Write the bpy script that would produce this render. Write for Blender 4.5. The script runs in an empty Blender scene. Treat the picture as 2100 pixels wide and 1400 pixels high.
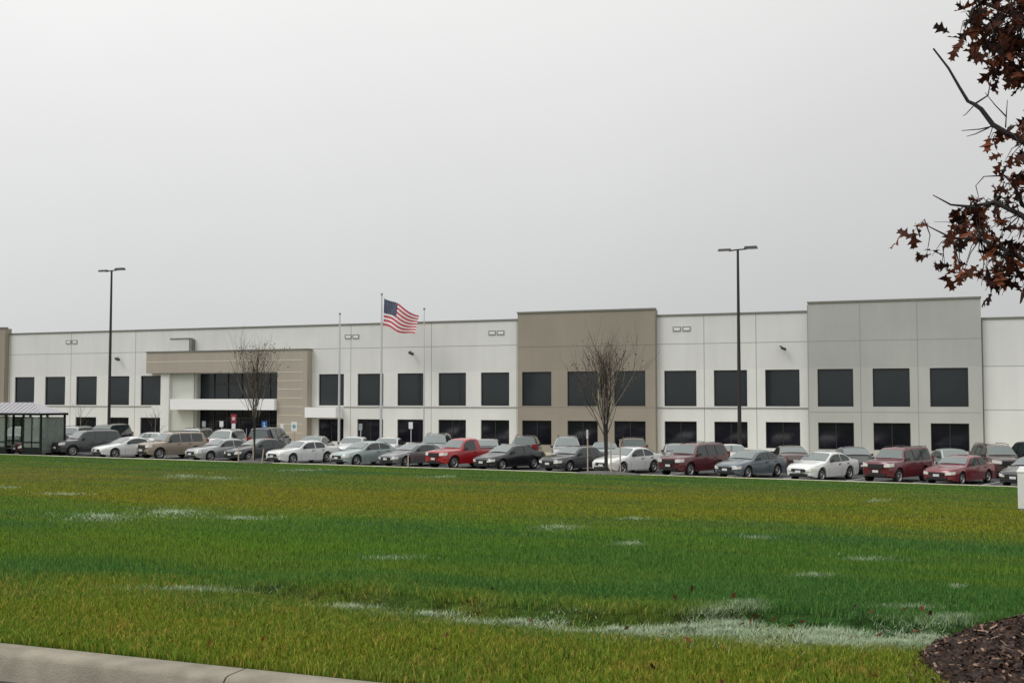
import bpy, math, random
import numpy as np
from mathutils import Vector, Matrix
random.seed(7); rng = np.random.default_rng(7)
C = bpy.context.scene.collection
sc = bpy.context.scene
# world frame: x runs along the building front, y away from the near road, z up. Camera above the near road.
F = 2333.; PITCH = math.atan(120 / F); YAW = math.radians(21.9); CZ = 3.85

def ray(px, py):
    x = (px - 1050) / F; z = (700 - py) / F
    a = math.cos(PITCH) - z * math.sin(PITCH); b = math.sin(PITCH) + z * math.cos(PITCH)
    return (-math.sin(YAW) * a + math.cos(YAW) * x, math.cos(YAW) * a + math.sin(YAW) * x, b)
def at(px, py, q):                      # point of the vertical plane y = q seen at that pixel
    r = ray(px, py); k = q / r[1]
    return Vector((r[0] * k, q, CZ + r[2] * k))
def proj(p):
    x, y, z = p; z -= CZ
    X = math.cos(YAW) * x + math.sin(YAW) * y; Y = -math.sin(YAW) * x + math.cos(YAW) * y
    d = Y * math.cos(PITCH) + z * math.sin(PITCH); h = -Y * math.sin(PITCH) + z * math.cos(PITCH)
    if d < .1: return (1e6, 1e6)
    return (1050 + F * X / d, 700 - F * h / d)
def zlot(t): return -.42 - .0065 * max(-120, min(60, t))
def sstep(a, b, x):
    k = min(1, max(0, (x - a) / (b - a))); return k * k * (3 - 2 * k)
def bump(t, q):
    return .03 * math.sin(t * .55 + 1.3 * math.sin(q * .31)) * math.sin(q * .47 + .7) + .012 * math.sin(t * 2.1 + q * 1.3) + .01 * math.sin(q * 3.7 - t * 1.1)
RT = []
for _px, _py in ((60, 1203), (230, 1204), (500, 1210), (700, 1233), (850, 1250), (1000, 1263), (1200, 1277), (1330, 1281), (1430, 1278), (1540, 1272), (1640, 1276), (1800, 1288), (1940, 1298), (2100, 1300)):
    _r = ray(_px, _py)
    lo, hi = 5.4, 30.
    for _ in range(40):
        _m = (lo + hi) / 2; _k = _m / _r[1]
        if CZ + _r[2] * _k > 2.35 - (2.35 + .25) * (_m - 5.35) / 54.65: lo = _m
        else: hi = _m
    RT.append((_r[0] * lo / _r[1], lo))
def ridge_q(t):
    if t <= RT[0][0]: return RT[0][1]
    for (a, b), (c, d) in zip(RT, RT[1:]):
        if t <= c: return b + (d - b) * (t - a) / (c - a) + .03 * math.sin(t * 4.3) + .02 * math.sin(t * 7.7)
    return RT[-1][1]
def zflat(t, q):
    far = zlot(t) + .13; k = (q - 5.35) / 54.65
    return 2.35 + (far - 2.35) * k + bump(t, q) * sstep(5.35, 7, q) * (1 - sstep(55, 60, q)) * .6
def zlawn(t, q):
    r = ridge_q(t); a = .055 * sstep(-6.2, -5.4, t)
    return zflat(t, q) + a * (sstep(r - .06, r + .07, q) - sstep(r + .3, r + 4.5, q)) - .5 * a * sstep(r - 1.2, r - .2, q) * (1 - sstep(r - .06, r + .07, q))
def ground(px, py):                     # lawn point seen at that pixel
    q = 20.
    for _ in range(60):
        r = ray(px, py); lo, hi = 5.3, 61.
    for _ in range(50):
        m = (lo + hi) / 2; k = m / r[1]
        if CZ + r[2] * k > zflat(r[0] * k, m): lo = m
        else: hi = m
    k = lo / r[1]
    return Vector((r[0] * k, lo, zlawn(r[0] * k, lo)))

# ------------------------------------------------------------------ materials
MATS = {}
def mat(name, col, rough=.6, metal=0., spec=.5, var=0., scale=3., coat=0., bumps=0., bscale=40., alpha=1.):
    if name in MATS: return MATS[name]
    m = bpy.data.materials.new(name); m.use_nodes = True; nt = m.node_tree; b = nt.nodes['Principled BSDF']
    b.inputs['Base Color'].default_value = (*col, 1); b.inputs['Roughness'].default_value = rough
    b.inputs['Metallic'].default_value = metal; b.inputs['Specular IOR Level'].default_value = spec
    b.inputs['Coat Weight'].default_value = coat; b.inputs['Coat Roughness'].default_value = .08
    tc = nt.nodes.new('ShaderNodeNewGeometry')
    if var:
        n = nt.nodes.new('ShaderNodeTexNoise'); n.inputs['Scale'].default_value = scale; n.inputs['Detail'].default_value = 6
        nt.links.new(tc.outputs['Position'], n.inputs['Vector'])
        r = nt.nodes.new('ShaderNodeMapRange'); r.inputs['From Min'].default_value = .3; r.inputs['From Max'].default_value = .7
        r.inputs['To Min'].default_value = 1 - var; r.inputs['To Max'].default_value = 1 + var
        nt.links.new(n.outputs['Fac'], r.inputs['Value'])
        v = nt.nodes.new('ShaderNodeVectorMath'); v.operation = 'SCALE'; v.inputs[0].default_value = col
        nt.links.new(r.outputs['Result'], v.inputs['Scale']); nt.links.new(v.outputs['Vector'], b.inputs['Base Color'])
    if bumps:
        n = nt.nodes.new('ShaderNodeTexNoise'); n.inputs['Scale'].default_value = bscale; n.inputs['Detail'].default_value = 5
        nt.links.new(tc.outputs['Position'], n.inputs['Vector'])
        bp = nt.nodes.new('ShaderNodeBump'); bp.inputs['Strength'].default_value = bumps; bp.inputs['Distance'].default_value = .02
        nt.links.new(n.outputs['Fac'], bp.inputs['Height']); nt.links.new(bp.outputs['Normal'], b.inputs['Normal'])
    MATS[name] = m
    return m

def wall_mat(name, col, two=0.):
    """painted tilt-up concrete: faint blotches and vertical rain streaks"""
    m = mat(name, col, .85, spec=.2)
    nt = m.node_tree; b = nt.nodes['Principled BSDF']; g = nt.nodes.new('ShaderNodeNewGeometry')
    def noise(sx, sy, sz, sc_, det=5):
        mp = nt.nodes.new('ShaderNodeMapping'); mp.inputs['Scale'].default_value = (sx, sy, sz)
        nt.links.new(g.outputs['Position'], mp.inputs['Vector'])
        n = nt.nodes.new('ShaderNodeTexNoise'); n.inputs['Scale'].default_value = sc_; n.inputs['Detail'].default_value = det
        nt.links.new(mp.outputs['Vector'], n.inputs['Vector']); return n.outputs['Fac']
    def rng_(v, a, b2):
        r = nt.nodes.new('ShaderNodeMapRange'); r.inputs['From Min'].default_value = .3; r.inputs['From Max'].default_value = .7
        r.inputs['To Min'].default_value = a; r.inputs['To Max'].default_value = b2; nt.links.new(v, r.inputs['Value']); return r.outputs['Result']
    a = rng_(noise(1, 1, 1, .25), .95, 1.05); s = rng_(noise(1, 1, .10, 1.8), .965, 1.02)
    mu = nt.nodes.new('ShaderNodeMath'); mu.operation = 'MULTIPLY'; nt.links.new(a, mu.inputs[0]); nt.links.new(s, mu.inputs[1])
    # the wall colour is slightly paler below the upper window heads
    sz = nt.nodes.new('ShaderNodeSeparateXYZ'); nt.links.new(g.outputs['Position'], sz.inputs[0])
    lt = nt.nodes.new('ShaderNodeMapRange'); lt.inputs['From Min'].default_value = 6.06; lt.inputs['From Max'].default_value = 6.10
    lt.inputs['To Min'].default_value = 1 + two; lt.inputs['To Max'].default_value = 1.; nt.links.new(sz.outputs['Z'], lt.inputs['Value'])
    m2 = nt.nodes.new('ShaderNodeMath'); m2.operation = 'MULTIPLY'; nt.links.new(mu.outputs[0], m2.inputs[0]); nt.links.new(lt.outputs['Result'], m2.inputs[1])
    v = nt.nodes.new('ShaderNodeVectorMath'); v.operation = 'SCALE'; v.inputs[0].default_value = col
    nt.links.new(m2.outputs[0], v.inputs['Scale']); nt.links.new(v.outputs['Vector'], b.inputs['Base Color'])
    return m

def grass_mat(name, blades):
    m = bpy.data.materials.new(name); m.use_nodes = True; nt = m.node_tree; b = nt.nodes['Principled BSDF']
    N = nt.nodes.new; Lk = nt.links.new
    g = N('ShaderNodeNewGeometry'); sp = N('ShaderNodeSeparateXYZ'); Lk(g.outputs['Position'], sp.inputs[0])
    def noise(scale, sx=1, sy=1, det=4, off=0):
        mp = N('ShaderNodeMapping'); mp.inputs['Scale'].default_value = (sx, sy, 1); mp.inputs['Location'].default_value = (off, off * 2, 0)
        Lk(g.outputs['Position'], mp.inputs['Vector'])
        n = N('ShaderNodeTexNoise'); n.inputs['Scale'].default_value = scale; n.inputs['Detail'].default_value = det
        Lk(mp.outputs['Vector'], n.inputs['Vector']); return n.outputs['Fac']
    def mr(v, a, b2, c=0., d=1., smooth=True):
        r = N('ShaderNodeMapRange'); r.interpolation_type = 'SMOOTHSTEP' if smooth else 'LINEAR'
        for k, x in zip(('From Min', 'From Max', 'To Min', 'To Max'), (a, b2, c, d)): r.inputs[k].default_value = x
        Lk(v, r.inputs['Value']); return r.outputs['Result']
    def mth(op, a, b2):
        n = N('ShaderNodeMath'); n.operation = op
        for i, x in enumerate((a, b2)):
            if isinstance(x, (int, float)): n.inputs[i].default_value = x
            else: Lk(x, n.inputs[i])
        return n.outputs[0]
    def mix(f, a, b2):
        n = N('ShaderNodeMix'); n.data_type = 'RGBA'
        if isinstance(f, (int, float)): n.inputs['Factor'].default_value = f
        else: Lk(f, n.inputs['Factor'])
        for k, x in ((6, a), (7, b2)):
            if isinstance(x, tuple): n.inputs[k].default_value = (*x, 1)
            else: Lk(x, n.inputs[k])
        return n.outputs[2]
    y = sp.outputs['Y']
    wob = mth('MULTIPLY', mth('SUBTRACT', noise(.10, .8, 1.3, 6), .5), 26)
    yw = mth('ADD', y, wob)
    band = mth('MULTIPLY', mr(yw, 17, 24), mr(yw, 47, 36))           # the dry belt across the middle of the lawn
    near = mr(mth('ADD', y, mth('MULTIPLY', mth('SUBTRACT', noise(.8), .5), 3.)), 9.3, 7.0)   # dry turf by the kerb
    patch = mr(noise(.35, .6, 1.2, 5, 3.), .45, .68)
    green = mix(mr(noise(.30, .35, 1., 6, 9.), .36, .64), GREEN_A, GREEN_B)
    c = mix(mth('MULTIPLY', patch, .5), green, OLIVE)
    c = mix(mth('MULTIPLY', band, mr(noise(.3, .35, 1.1, 5, 5.), .32, .66, .25, .9)), c, DRY)
    c = mix(mth('MULTIPLY', near, mr(noise(.9, 1, 1, 5, 11.), .3, .65, .35, .9)), c, OLIVE)
    straw = mth('MULTIPLY', near, mr(noise(2.2, 1, 1, 5, 1.), .52, .70))
    c = mix(mth('MULTIPLY', straw, .25), c, STRAW)
    if blades:
        pa = N('ShaderNodeAttribute'); pa.attribute_name = 'pale'; c = mix(pa.outputs['Fac'], c, (.36, .44, .30))
        at_ = N('ShaderNodeAttribute'); at_.attribute_name = 'rnd'
        c = mix(mth('MULTIPLY', mr(at_.outputs['Fac'], .80, 1.0, 0, .8, False), mth('ADD', mth('MULTIPLY', near, .75), .25)), c, STRAW)
        v = N('ShaderNodeHueSaturation'); Lk(mr(at_.outputs['Fac'], 0, .8, .50, 1.45, False), v.inputs['Value']); Lk(c, v.inputs['Color']); c = v.outputs['Color']
    else:
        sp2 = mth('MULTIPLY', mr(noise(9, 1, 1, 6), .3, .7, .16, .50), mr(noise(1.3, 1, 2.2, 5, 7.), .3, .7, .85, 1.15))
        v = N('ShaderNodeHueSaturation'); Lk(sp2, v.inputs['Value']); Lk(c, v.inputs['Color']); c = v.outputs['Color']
        bp = N('ShaderNodeBump'); bp.inputs['Strength'].default_value = .6; bp.inputs['Distance'].default_value = .05
        Lk(noise(14, 1, 1, 6), bp.inputs['Height']); Lk(bp.outputs['Normal'], b.inputs['Normal'])
    Lk(c, b.inputs['Base Color']); b.inputs['Roughness'].default_value = .75; b.inputs['Specular IOR Level'].default_value = .04
    if blades:
        tr = N('ShaderNodeBsdfTranslucent'); Lk(c, tr.inputs['Color']); ms = N('ShaderNodeMixShader'); ms.inputs[0].default_value = .3
        Lk(b.outputs[0], ms.inputs[1]); Lk(tr.outputs[0], ms.inputs[2]); Lk(ms.outputs[0], nt.nodes['Material Output'].inputs['Surface'])
    return m
GREEN_A = (.070, .180, .040); GREEN_B = (.120, .232, .026); OLIVE = (.185, .245, .026); DRY = (.235, .240, .022); STRAW = (.42, .25, .07)

def attr_mat(name, c0, c1, c2, rough=.7, trans=0.):
    m = bpy.data.materials.new(name); m.use_nodes = True; nt = m.node_tree; b = nt.nodes['Principled BSDF']
    a = nt.nodes.new('ShaderNodeAttribute'); a.attribute_name = 'rnd'
    r = nt.nodes.new('ShaderNodeValToRGB'); r.color_ramp.elements[0].color = (*c0, 1); r.color_ramp.elements[1].color = (*c2, 1)
    e = r.color_ramp.elements.new(.6); e.color = (*c1, 1)
    nt.links.new(a.outputs['Fac'], r.inputs['Fac']); nt.links.new(r.outputs['Color'], b.inputs['Base Color'])
    b.inputs['Roughness'].default_value = rough; b.inputs['Specular IOR Level'].default_value = .25
    if trans:
        t = nt.nodes.new('ShaderNodeBsdfTranslucent'); nt.links.new(r.outputs['Color'], t.inputs['Color'])
        ms = nt.nodes.new('ShaderNodeMixShader'); ms.inputs[0].default_value = trans
        nt.links.new(b.outputs[0], ms.inputs[1]); nt.links.new(t.outputs[0], ms.inputs[2]); nt.links.new(ms.outputs[0], nt.nodes['Material Output'].inputs['Surface'])
    return m

def clear_glass(name, tint=(.85, .9, .87), k=.55):
    m = bpy.data.materials.new(name); m.use_nodes = True; nt = m.node_tree; b = nt.nodes['Principled BSDF']
    b.inputs['Base Color'].default_value = (.30, .34, .31, 1); b.inputs['Roughness'].default_value = .15
    t = nt.nodes.new('ShaderNodeBsdfTransparent'); t.inputs['Color'].default_value = (*tint, 1)
    ms = nt.nodes.new('ShaderNodeMixShader'); ms.inputs[0].default_value = k
    nt.links.new(b.outputs[0], ms.inputs[1]); nt.links.new(t.outputs[0], ms.inputs[2]); nt.links.new(ms.outputs[0], nt.nodes['Material Output'].inputs['Surface'])
    return m

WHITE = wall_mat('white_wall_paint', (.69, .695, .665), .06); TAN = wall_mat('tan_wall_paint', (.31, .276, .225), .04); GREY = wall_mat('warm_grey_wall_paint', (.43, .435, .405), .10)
PORTAL = wall_mat('portal_tan_paint', (.40, .36, .30)); SHADE = wall_mat('entrance_wall_shaded', (.56, .57, .51))  # entrance wall colour is darkened for the shade under the portal beam
CAP = mat('parapet_cap_metal', (.19, .19, .16), .5, var=.1); JOINT = mat('joint_sealant', (.30, .30, .27), .9)
TANJ = mat('tan_joint', (.19, .17, .14), .9); BAND = mat('white_canopy_metal', (.85, .85, .84), .45)
GLASS_UP = mat('tinted_window_glass', (.019, .025, .027), .10, spec=.5, var=.1, scale=.4); GLASS_LO = mat('dark_window_glass', (.008, .008, .013), .08, spec=.4, var=.3, scale=.6)
FRAME = mat('dark_window_frame', (.02, .022, .02), .5)
CONC = mat('kerb_concrete', (.27, .245, .195), .9, spec=.2, var=.22, scale=5, bumps=.5, bscale=90)
CONC2 = mat('far_kerb_concrete', (.46, .43, .33), .9, var=.15, scale=2)
ASPH = mat('asphalt', (.038, .040, .042), .6, var=.25, scale=8, bumps=.6, bscale=120)
STRIPE = mat('lot_paint', (.6, .6, .57), .8, var=.2, scale=6)
BLACKM = mat('dark_bronze_metal', (.035, .033, .03), .45, metal=.3); POLEW = mat('pale_pole_metal', (.62, .63, .64), .35, metal=.4)
BARK = mat('grey_brown_bark', (.13, .10, .08), .9, var=.35, scale=9, bumps=.5, bscale=30); TWIG = mat('brown_twig', (.095, .075, .064), .9, var=.3, scale=6)
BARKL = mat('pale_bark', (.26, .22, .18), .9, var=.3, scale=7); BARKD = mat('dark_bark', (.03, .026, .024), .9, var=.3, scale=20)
WOOD = mat('weathered_stake_wood', (.48, .40, .30), .9, var=.2, scale=9)
WPAINT = mat('white_enamel', (.74, .74, .72), .4); BLUE = mat('sign_blue', (.02, .13, .35), .5); RED = mat('sign_red', (.24, .02, .03), .5); TEAL = mat('sign_teal', (.10, .36, .38), .5)
SOIL = mat('mulch_soil', (.045, .026, .020), .95, var=.4, scale=14, bumps=1, bscale=40); SOIL2 = mat('grey_mulch', (.10, .095, .085), .95, var=.35, scale=5, bumps=.8, bscale=14)
RIB = mat('shelter_roof_metal', (.36, .35, .37), .4, metal=.3); RIBD = mat('shelter_frame', (.008, .012, .010), .6, spec=.2)

# ------------------------------------------------------------------ mesh helpers
class MB:
    def __init__(s): s.v = []; s.f = []; s.mi = []; s.m = 0
    def add(s, vs, fs):
        o = len(s.v); s.v += [tuple(v) for v in vs]; s.f += [tuple(i + o for i in f) for f in fs]; s.mi += [s.m] * len(fs); return s
    def box(s, x0, x1, y0, y1, z0, z1):
        return s.add([(x0,y0,z0),(x1,y0,z0),(x1,y1,z0),(x0,y1,z0),(x0,y0,z1),(x1,y0,z1),(x1,y1,z1),(x0,y1,z1)],
                     [(0,3,2,1),(4,5,6,7),(0,1,5,4),(1,2,6,5),(2,3,7,6),(3,0,4,7)])
    def prism(s, poly, y0, y1):          # poly in (x,z), extruded along y
        n = len(poly)
        return s.add([(x, y0, z) for x, z in poly] + [(x, y1, z) for x, z in poly],
                     [tuple(range(n))[::-1], tuple(range(n, 2*n))] + [(i, (i+1) % n, n+(i+1) % n, n+i) for i in range(n)])
    def tube(s, pts, rad, n=6, cap=True):
        pts = [Vector(p) for p in pts]; vs = []; fs = []
        ref = None
        for i, p in enumerate(pts):
            d = (pts[min(i+1, len(pts)-1)] - pts[max(i-1, 0)])
            d = d.normalized() if d.length > 1e-9 else Vector((0, 0, 1))
            if ref is None: ref = Vector((1, 0, 0)) if abs(d.x) < .9 else Vector((0, 1, 0))
            a = (ref - d * ref.dot(d)); a = a.normalized() if a.length > 1e-6 else d.orthogonal().normalized(); b = d.cross(a); ref = a
            r = rad[i] if hasattr(rad, '__len__') else rad
            vs += [p + (a * math.cos(2*math.pi*k/n) + b * math.sin(2*math.pi*k/n)) * r for k in range(n)]
        for i in range(len(pts) - 1):
            for k in range(n): fs.append((i*n+k, i*n+(k+1) % n, (i+1)*n+(k+1) % n, (i+1)*n+k))
        if cap: fs += [tuple(range(n))[::-1], tuple(range(len(pts)*n-n, len(pts)*n))]
        return s.add(vs, fs)
    def lathe(s, prof, axis='y', n=20, c=(0, 0, 0)):   # prof: (r, h)
        vs = []; fs = []
        for r, h in prof:
            for k in range(n):
                a = 2*math.pi*k/n; x, z = r*math.cos(a), r*math.sin(a)
                vs.append((c[0]+x, c[1]+h, c[2]+z) if axis == 'y' else (c[0]+x, c[1]+z, c[2]+h))
        for i in range(len(prof)-1):
            for k in range(n): fs.append((i*n+k, i*n+(k+1) % n, (i+1)*n+(k+1) % n, (i+1)*n+k))
        return s.add(vs, fs)
    def mesh(s, name, mats, smooth=0):
        me = bpy.data.meshes.new(name); me.from_pydata(s.v, [], s.f)
        for m in (mats if isinstance(mats, (list, tuple)) else [mats]): me.materials.append(m)
        if any(s.mi): me.polygons.foreach_set('material_index', s.mi)
        if smooth:
            me.polygons.foreach_set('use_smooth', [True] * len(me.polygons)); me.set_sharp_from_angle(angle=math.radians(smooth))
        me.update(); return me
    def build(s, name, mats, parent=None, smooth=0, fix=False):
        me = s.mesh(name, mats, smooth)
        if fix:
            import bmesh
            bm = bmesh.new(); bm.from_mesh(me); bmesh.ops.remove_doubles(bm, verts=bm.verts, dist=1e-4); bmesh.ops.recalc_face_normals(bm, faces=bm.faces); bm.to_mesh(me); bm.free()
        return link(name, me, parent)
def link(name, me, parent=None):
    o = bpy.data.objects.new(name, me); C.objects.link(o)
    if parent: o.parent = parent
    return o
def tag(o, label=None, cat=None, group=None, kind=None):
    if label: o['label'] = label
    if cat: o['category'] = cat
    if group: o['group'] = group
    if kind: o['kind'] = kind
    return o
def empty(name, loc, label, cat, group=None, rz=0):
    o = bpy.data.objects.new(name, None); C.objects.link(o); o.location = loc; o.rotation_euler = (0, 0, rz); o.empty_display_size = .2
    return tag(o, label, cat, group)
def raw_mesh(name, V, FA, material, rnd=None, pale=None):
    """V (n,3) array; FA (m,k) faces of equal size"""
    me = bpy.data.meshes.new(name); k = FA.shape[1]
    me.vertices.add(len(V)); me.vertices.foreach_set('co', V.astype(np.float32).ravel())
    me.loops.add(FA.size); me.loops.foreach_set('vertex_index', FA.astype(np.int32).ravel())
    me.polygons.add(len(FA)); me.polygons.foreach_set('loop_start', np.arange(0, FA.size, k, dtype=np.int32))
    me.update(calc_edges=True)
    if rnd is not None:
        a = me.attributes.new('rnd', 'FLOAT', 'POINT'); a.data.foreach_set('value', rnd.astype(np.float32))
    if pale is not None:
        a = me.attributes.new('pale', 'FLOAT', 'POINT'); a.data.foreach_set('value', pale.astype(np.float32))
    me.materials.append(material); return me
vz = np.vectorize(zlawn, otypes=[float])

# ------------------------------------------------------------------ setting
def grid(name, xs, ys, zf, material, kind='structure', smooth=True):
    V = [(x, y, zf(x, y)) for y in ys for x in xs]; nx = len(xs)
    fs = [(j*nx+i, j*nx+i+1, (j+1)*nx+i+1, (j+1)*nx+i) for j in range(len(ys)-1) for i in range(nx-1)]
    m = MB(); m.add(V, fs); o = m.build(name, material, smooth=180 if smooth else 0); tag(o, kind=kind); return o
GROUNDM = mat('far_ground', (.07, .10, .03), .95, var=.3, scale=.05)
grid('ground', [-2500, -800, -300, 0, 300, 800, 2500], [-900, -300, 0, 300, 900, 2600], lambda x, y: -1.6, GROUNDM)
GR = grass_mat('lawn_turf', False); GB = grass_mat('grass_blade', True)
xs = [-300, -200, -140, -100] + [-80 + i * 2. for i in range(28)] + [-24 + i * .8 for i in range(18)] + [-9.6 + i * .12 for i in range(130)] + [6 + i * 1.5 for i in range(10)] + [25, 40, 80, 160]
ys = [5.35 + i * .08 for i in range(20)] + [6.95 + i * .025 for i in range(96)] + [9.35 + i * .25 for i in range(40)] + [19.35 + i * .8 for i in range(50)] + [59.4, 60.0]
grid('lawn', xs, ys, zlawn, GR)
grid('road', [-300, -60, -20, -5, 5, 30, 160], [-30, -8, 0, 3, 5.19], lambda x, y: 2.2, ASPH)
lotx = [-300, -120, -90, -60, -30, 0, 30, 60, 160]
grid('parking_lot', lotx, [60.16, 65, 72, 77.2], lambda x, y: zlot(x), ASPH)
grid('sidewalk', lotx, [77.2, 77.21, 81.7], lambda x, y: zlot(x) + (.14 if y > 77.2 else 0), CONC2, smooth=False)
# kerbs: rounded profile, cast in 3 m lengths with tooled joints
def kerb(name, x0, x1, step, off, prof, zf, material):
    m = MB(); x = x0 + off
    while x < x1:
        a, b = x + .006, x + step - .006; n = len(prof)
        m.add([(a, y, z + zf(a)) for y, z in prof] + [(b, y, z + zf(b)) for y, z in prof],
              [(i, i+1, n+i+1, n+i) for i in range(n-1)] + [tuple(range(n)), tuple(range(2*n-1, n-1, -1))])
        x += step
    return tag(m.build(name, material, smooth=50, fix=True), kind='structure')
tj = at(478, 1375, 5.3).x
kerb('kerb', -60, 30, 3.0, ((tj + 60) % 3.0), [(5.43, -.05), (5.43, .150), (5.415, .156), (5.26, .152), (5.235, .145), (5.215, .125), (5.195, .03), (5.175, -.02)], lambda x: 2.2, CONC)
kerb('lot_kerb', -200, 100, 3.0, 0, [(58.9, -.2), (58.9, .14), (60.14, .15), (60.16, .12), (60.16, -.05)], zlot, CONC2)
m = MB(); hx, hy = math.cos(math.radians(252.9)), math.sin(math.radians(252.9))
for i in range(-30, 14):
    for y0, y1 in ((60.6, 65.3), (70.6, 75.4)):
        x = i * 3.3; sh = (hx / hy) * (y1 - y0) * (1 if y0 < 65 else -1); w = .06
        m.add([(x-w, y0, zlot(x)+.006), (x+w, y0, zlot(x)+.006), (x+sh+w, y1, zlot(x+sh)+.006), (x+sh-w, y1, zlot(x+sh)+.006)], [(0, 1, 2, 3)])
tag(m.build('parking_lines', STRIPE), kind='structure')

# ------------------------------------------------------------------ building
W = 81.8; WX = [-83.23 + 3.671 * i for i in range(-5, 23)]; WW = 2.39
U0, U1, L0, L1 = 3.40, 6.0, .45, 2.30
bld = empty('office_warehouse', (-40, W, 0), 'long white and tan two storey commercial building with square dark windows behind the car park', 'building')
bld.location = (0, 0, 0)
def facade(name, x0, x1, z1, y, material, openings, parent, z0=-.6, depth=.22):
    """a wall front with real openings and their reveals"""
    op = [o for o in openings if o[1] > x0 + .01 and o[0] < x1 - .01]
    X = sorted({x0, x1} | {max(x0, min(x1, v)) for o in op for v in o[:2]}); Z = sorted({z0, z1} | {v for o in op for v in o[2:4]})
    m = MB()
    for i in range(len(X)-1):
        for j in range(len(Z)-1):
            cx, cz = (X[i]+X[i+1])/2, (Z[j]+Z[j+1])/2
            if any(o[0] < cx < o[1] and o[2] < cz < o[3] for o in op): continue
            m.add([(X[i], y, Z[j]), (X[i+1], y, Z[j]), (X[i+1], y, Z[j+1]), (X[i], y, Z[j+1])], [(0, 1, 2, 3)])
    for a, b, c, d in [o[:4] for o in op]:
        e = y + depth
        m.add([(a,y,c),(b,y,c),(b,y,d),(a,y,d),(a,e,c),(b,e,c),(b,e,d),(a,e,d)], [(0,4,5,1),(1,5,6,2),(2,6,7,3),(3,7,4,0)])
    # side returns and top slab
    m.add([(x0,y,z0),(x0,y+.8,z0),(x0,y+.8,z1),(x0,y,z1)], [(0,1,2,3)]); m.add([(x1,y,z0),(x1,y+.8,z0),(x1,y+.8,z1),(x1,y,z1)], [(3,2,1,0)])
    m.add([(x0,y,z1),(x1,y,z1),(x1,y+.3,z1),(x0,y+.3,z1),(x0,y+.3,z1-.9),(x1,y+.3,z1-.9)], [(0,1,2,3), (3,2,5,4)])
    return m.build(name, material, parent)
def window(a, b, c, d, y, glass, parent, bars=1):
    e = y + .16
    w = MB().box(a, b, e, e + .03, c, d).build('window', glass, parent)
    f = MB(); t = .055
    f.box(a, a+t, e-.05, e-.002, c, d); f.box(b-t, b, e-.05, e-.002, c, d); f.box(a+t, b-t, e-.05, e-.002, c, c+t); f.box(a+t, b-t, e-.05, e-.002, d-t, d)
    for k in range(1, bars+1):
        x = a + (b-a)*k/(bars+1); f.box(x-.025, x+.025, e-.04, e-.003, c+t, d-t)
    f.build('frame', FRAME, w)
ALL = [(x, x+WW, U0, U1) for x in WX] + [(x, x+WW, L0, L1) for x in WX]
ENT = (-62.6, -54.0)
ent_skip = lambda o: not (-66.5 < o[0] < -51.2)
OPN = [o for o in ALL if ent_skip(o)] + [(ENT[0], ENT[1], 3.95, 6.15), (ENT[0], ENT[1], 0.0, 3.0)]
MAIN_Z = 10.0
secs = [('wall', -160, -84.0, 10.56, .55, TAN), ('wall', -84.0, -32.2, MAIN_Z, 0, WHITE), ('wall', -32.2, -21.35, 10.48, .55, TAN),
        ('wall', -21.35, -10.4, MAIN_Z, 0, WHITE), ('wall', -10.4, .78, 10.58, .45, GREY), ('wall', .78, 60, 9.2, 0, WHITE)]
secs[0] = ('wall', -98.5, -84.0, 10.56, .55, TAN); secs.insert(0, ('wall', -160, -98.5, MAIN_Z, 0, WHITE))
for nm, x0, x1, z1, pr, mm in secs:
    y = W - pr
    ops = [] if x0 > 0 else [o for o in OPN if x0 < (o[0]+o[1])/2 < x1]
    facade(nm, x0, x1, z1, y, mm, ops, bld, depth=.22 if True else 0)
    MB().box(x0-.04, x1+.04, y-.07, y+.34, z1+.001, z1+.13).build('parapet_cap', CAP, bld)
    for o in ops:
        if o[2] < 3.2 and o[0] in (ENT[0],): continue
        if abs(o[0]-ENT[0]) < .01 : continue
        window(o[0], o[1], o[2], o[3], y, GLASS_UP if o[2] > 3 else GLASS_LO, bld, 0 if o[2] > 3 else 1)
# entrance glazing, set deeper
for (c, d, gm) in ((3.95, 6.15, GLASS_UP), (0.0, 3.0, GLASS_LO)):
    e = W + .75
    r = MB(); a, b = ENT
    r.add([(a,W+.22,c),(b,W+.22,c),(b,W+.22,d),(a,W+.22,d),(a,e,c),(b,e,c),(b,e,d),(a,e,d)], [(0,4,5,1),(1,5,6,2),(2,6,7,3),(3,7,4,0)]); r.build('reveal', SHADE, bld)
    w = MB().box(a, b, e, e+.03, c, d).build('entrance_glazing', gm, bld)
    f = MB(); n = 6
    for k in range(n+1):
        x = a + (b-a)*k/n; f.box(max(a, x-.04), min(b, x+.04), e-.08, e-.002, c, d)
    f.box(a, b, e-.07, e-.001, (c*.42+d*.58)-.03, (c*.42+d*.58)+.03); f.build('mullion', FRAME, w)
# door pair with pale handles in the lower glazing
for x in (-59.75, -58.3):
    d = MB(); d.box(x, x+1.36, W+.60, W+.66, .05, 2.35); dd = d.build('door', GLASS_LO, bld)
    f = MB(); f.box(x, x+.07, W+.58, W+.598, .05, 2.35); f.box(x+1.29, x+1.36, W+.58, W+.598, .05, 2.35); f.box(x+.07, x+1.29, W+.58, W+.598, 2.26, 2.35); f.build('frame', BLACKM, dd)
    MB().box(x+.62, x+.66, W+.52, W+.56, .8, 1.4).build('handle', POLEW, dd)
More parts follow.
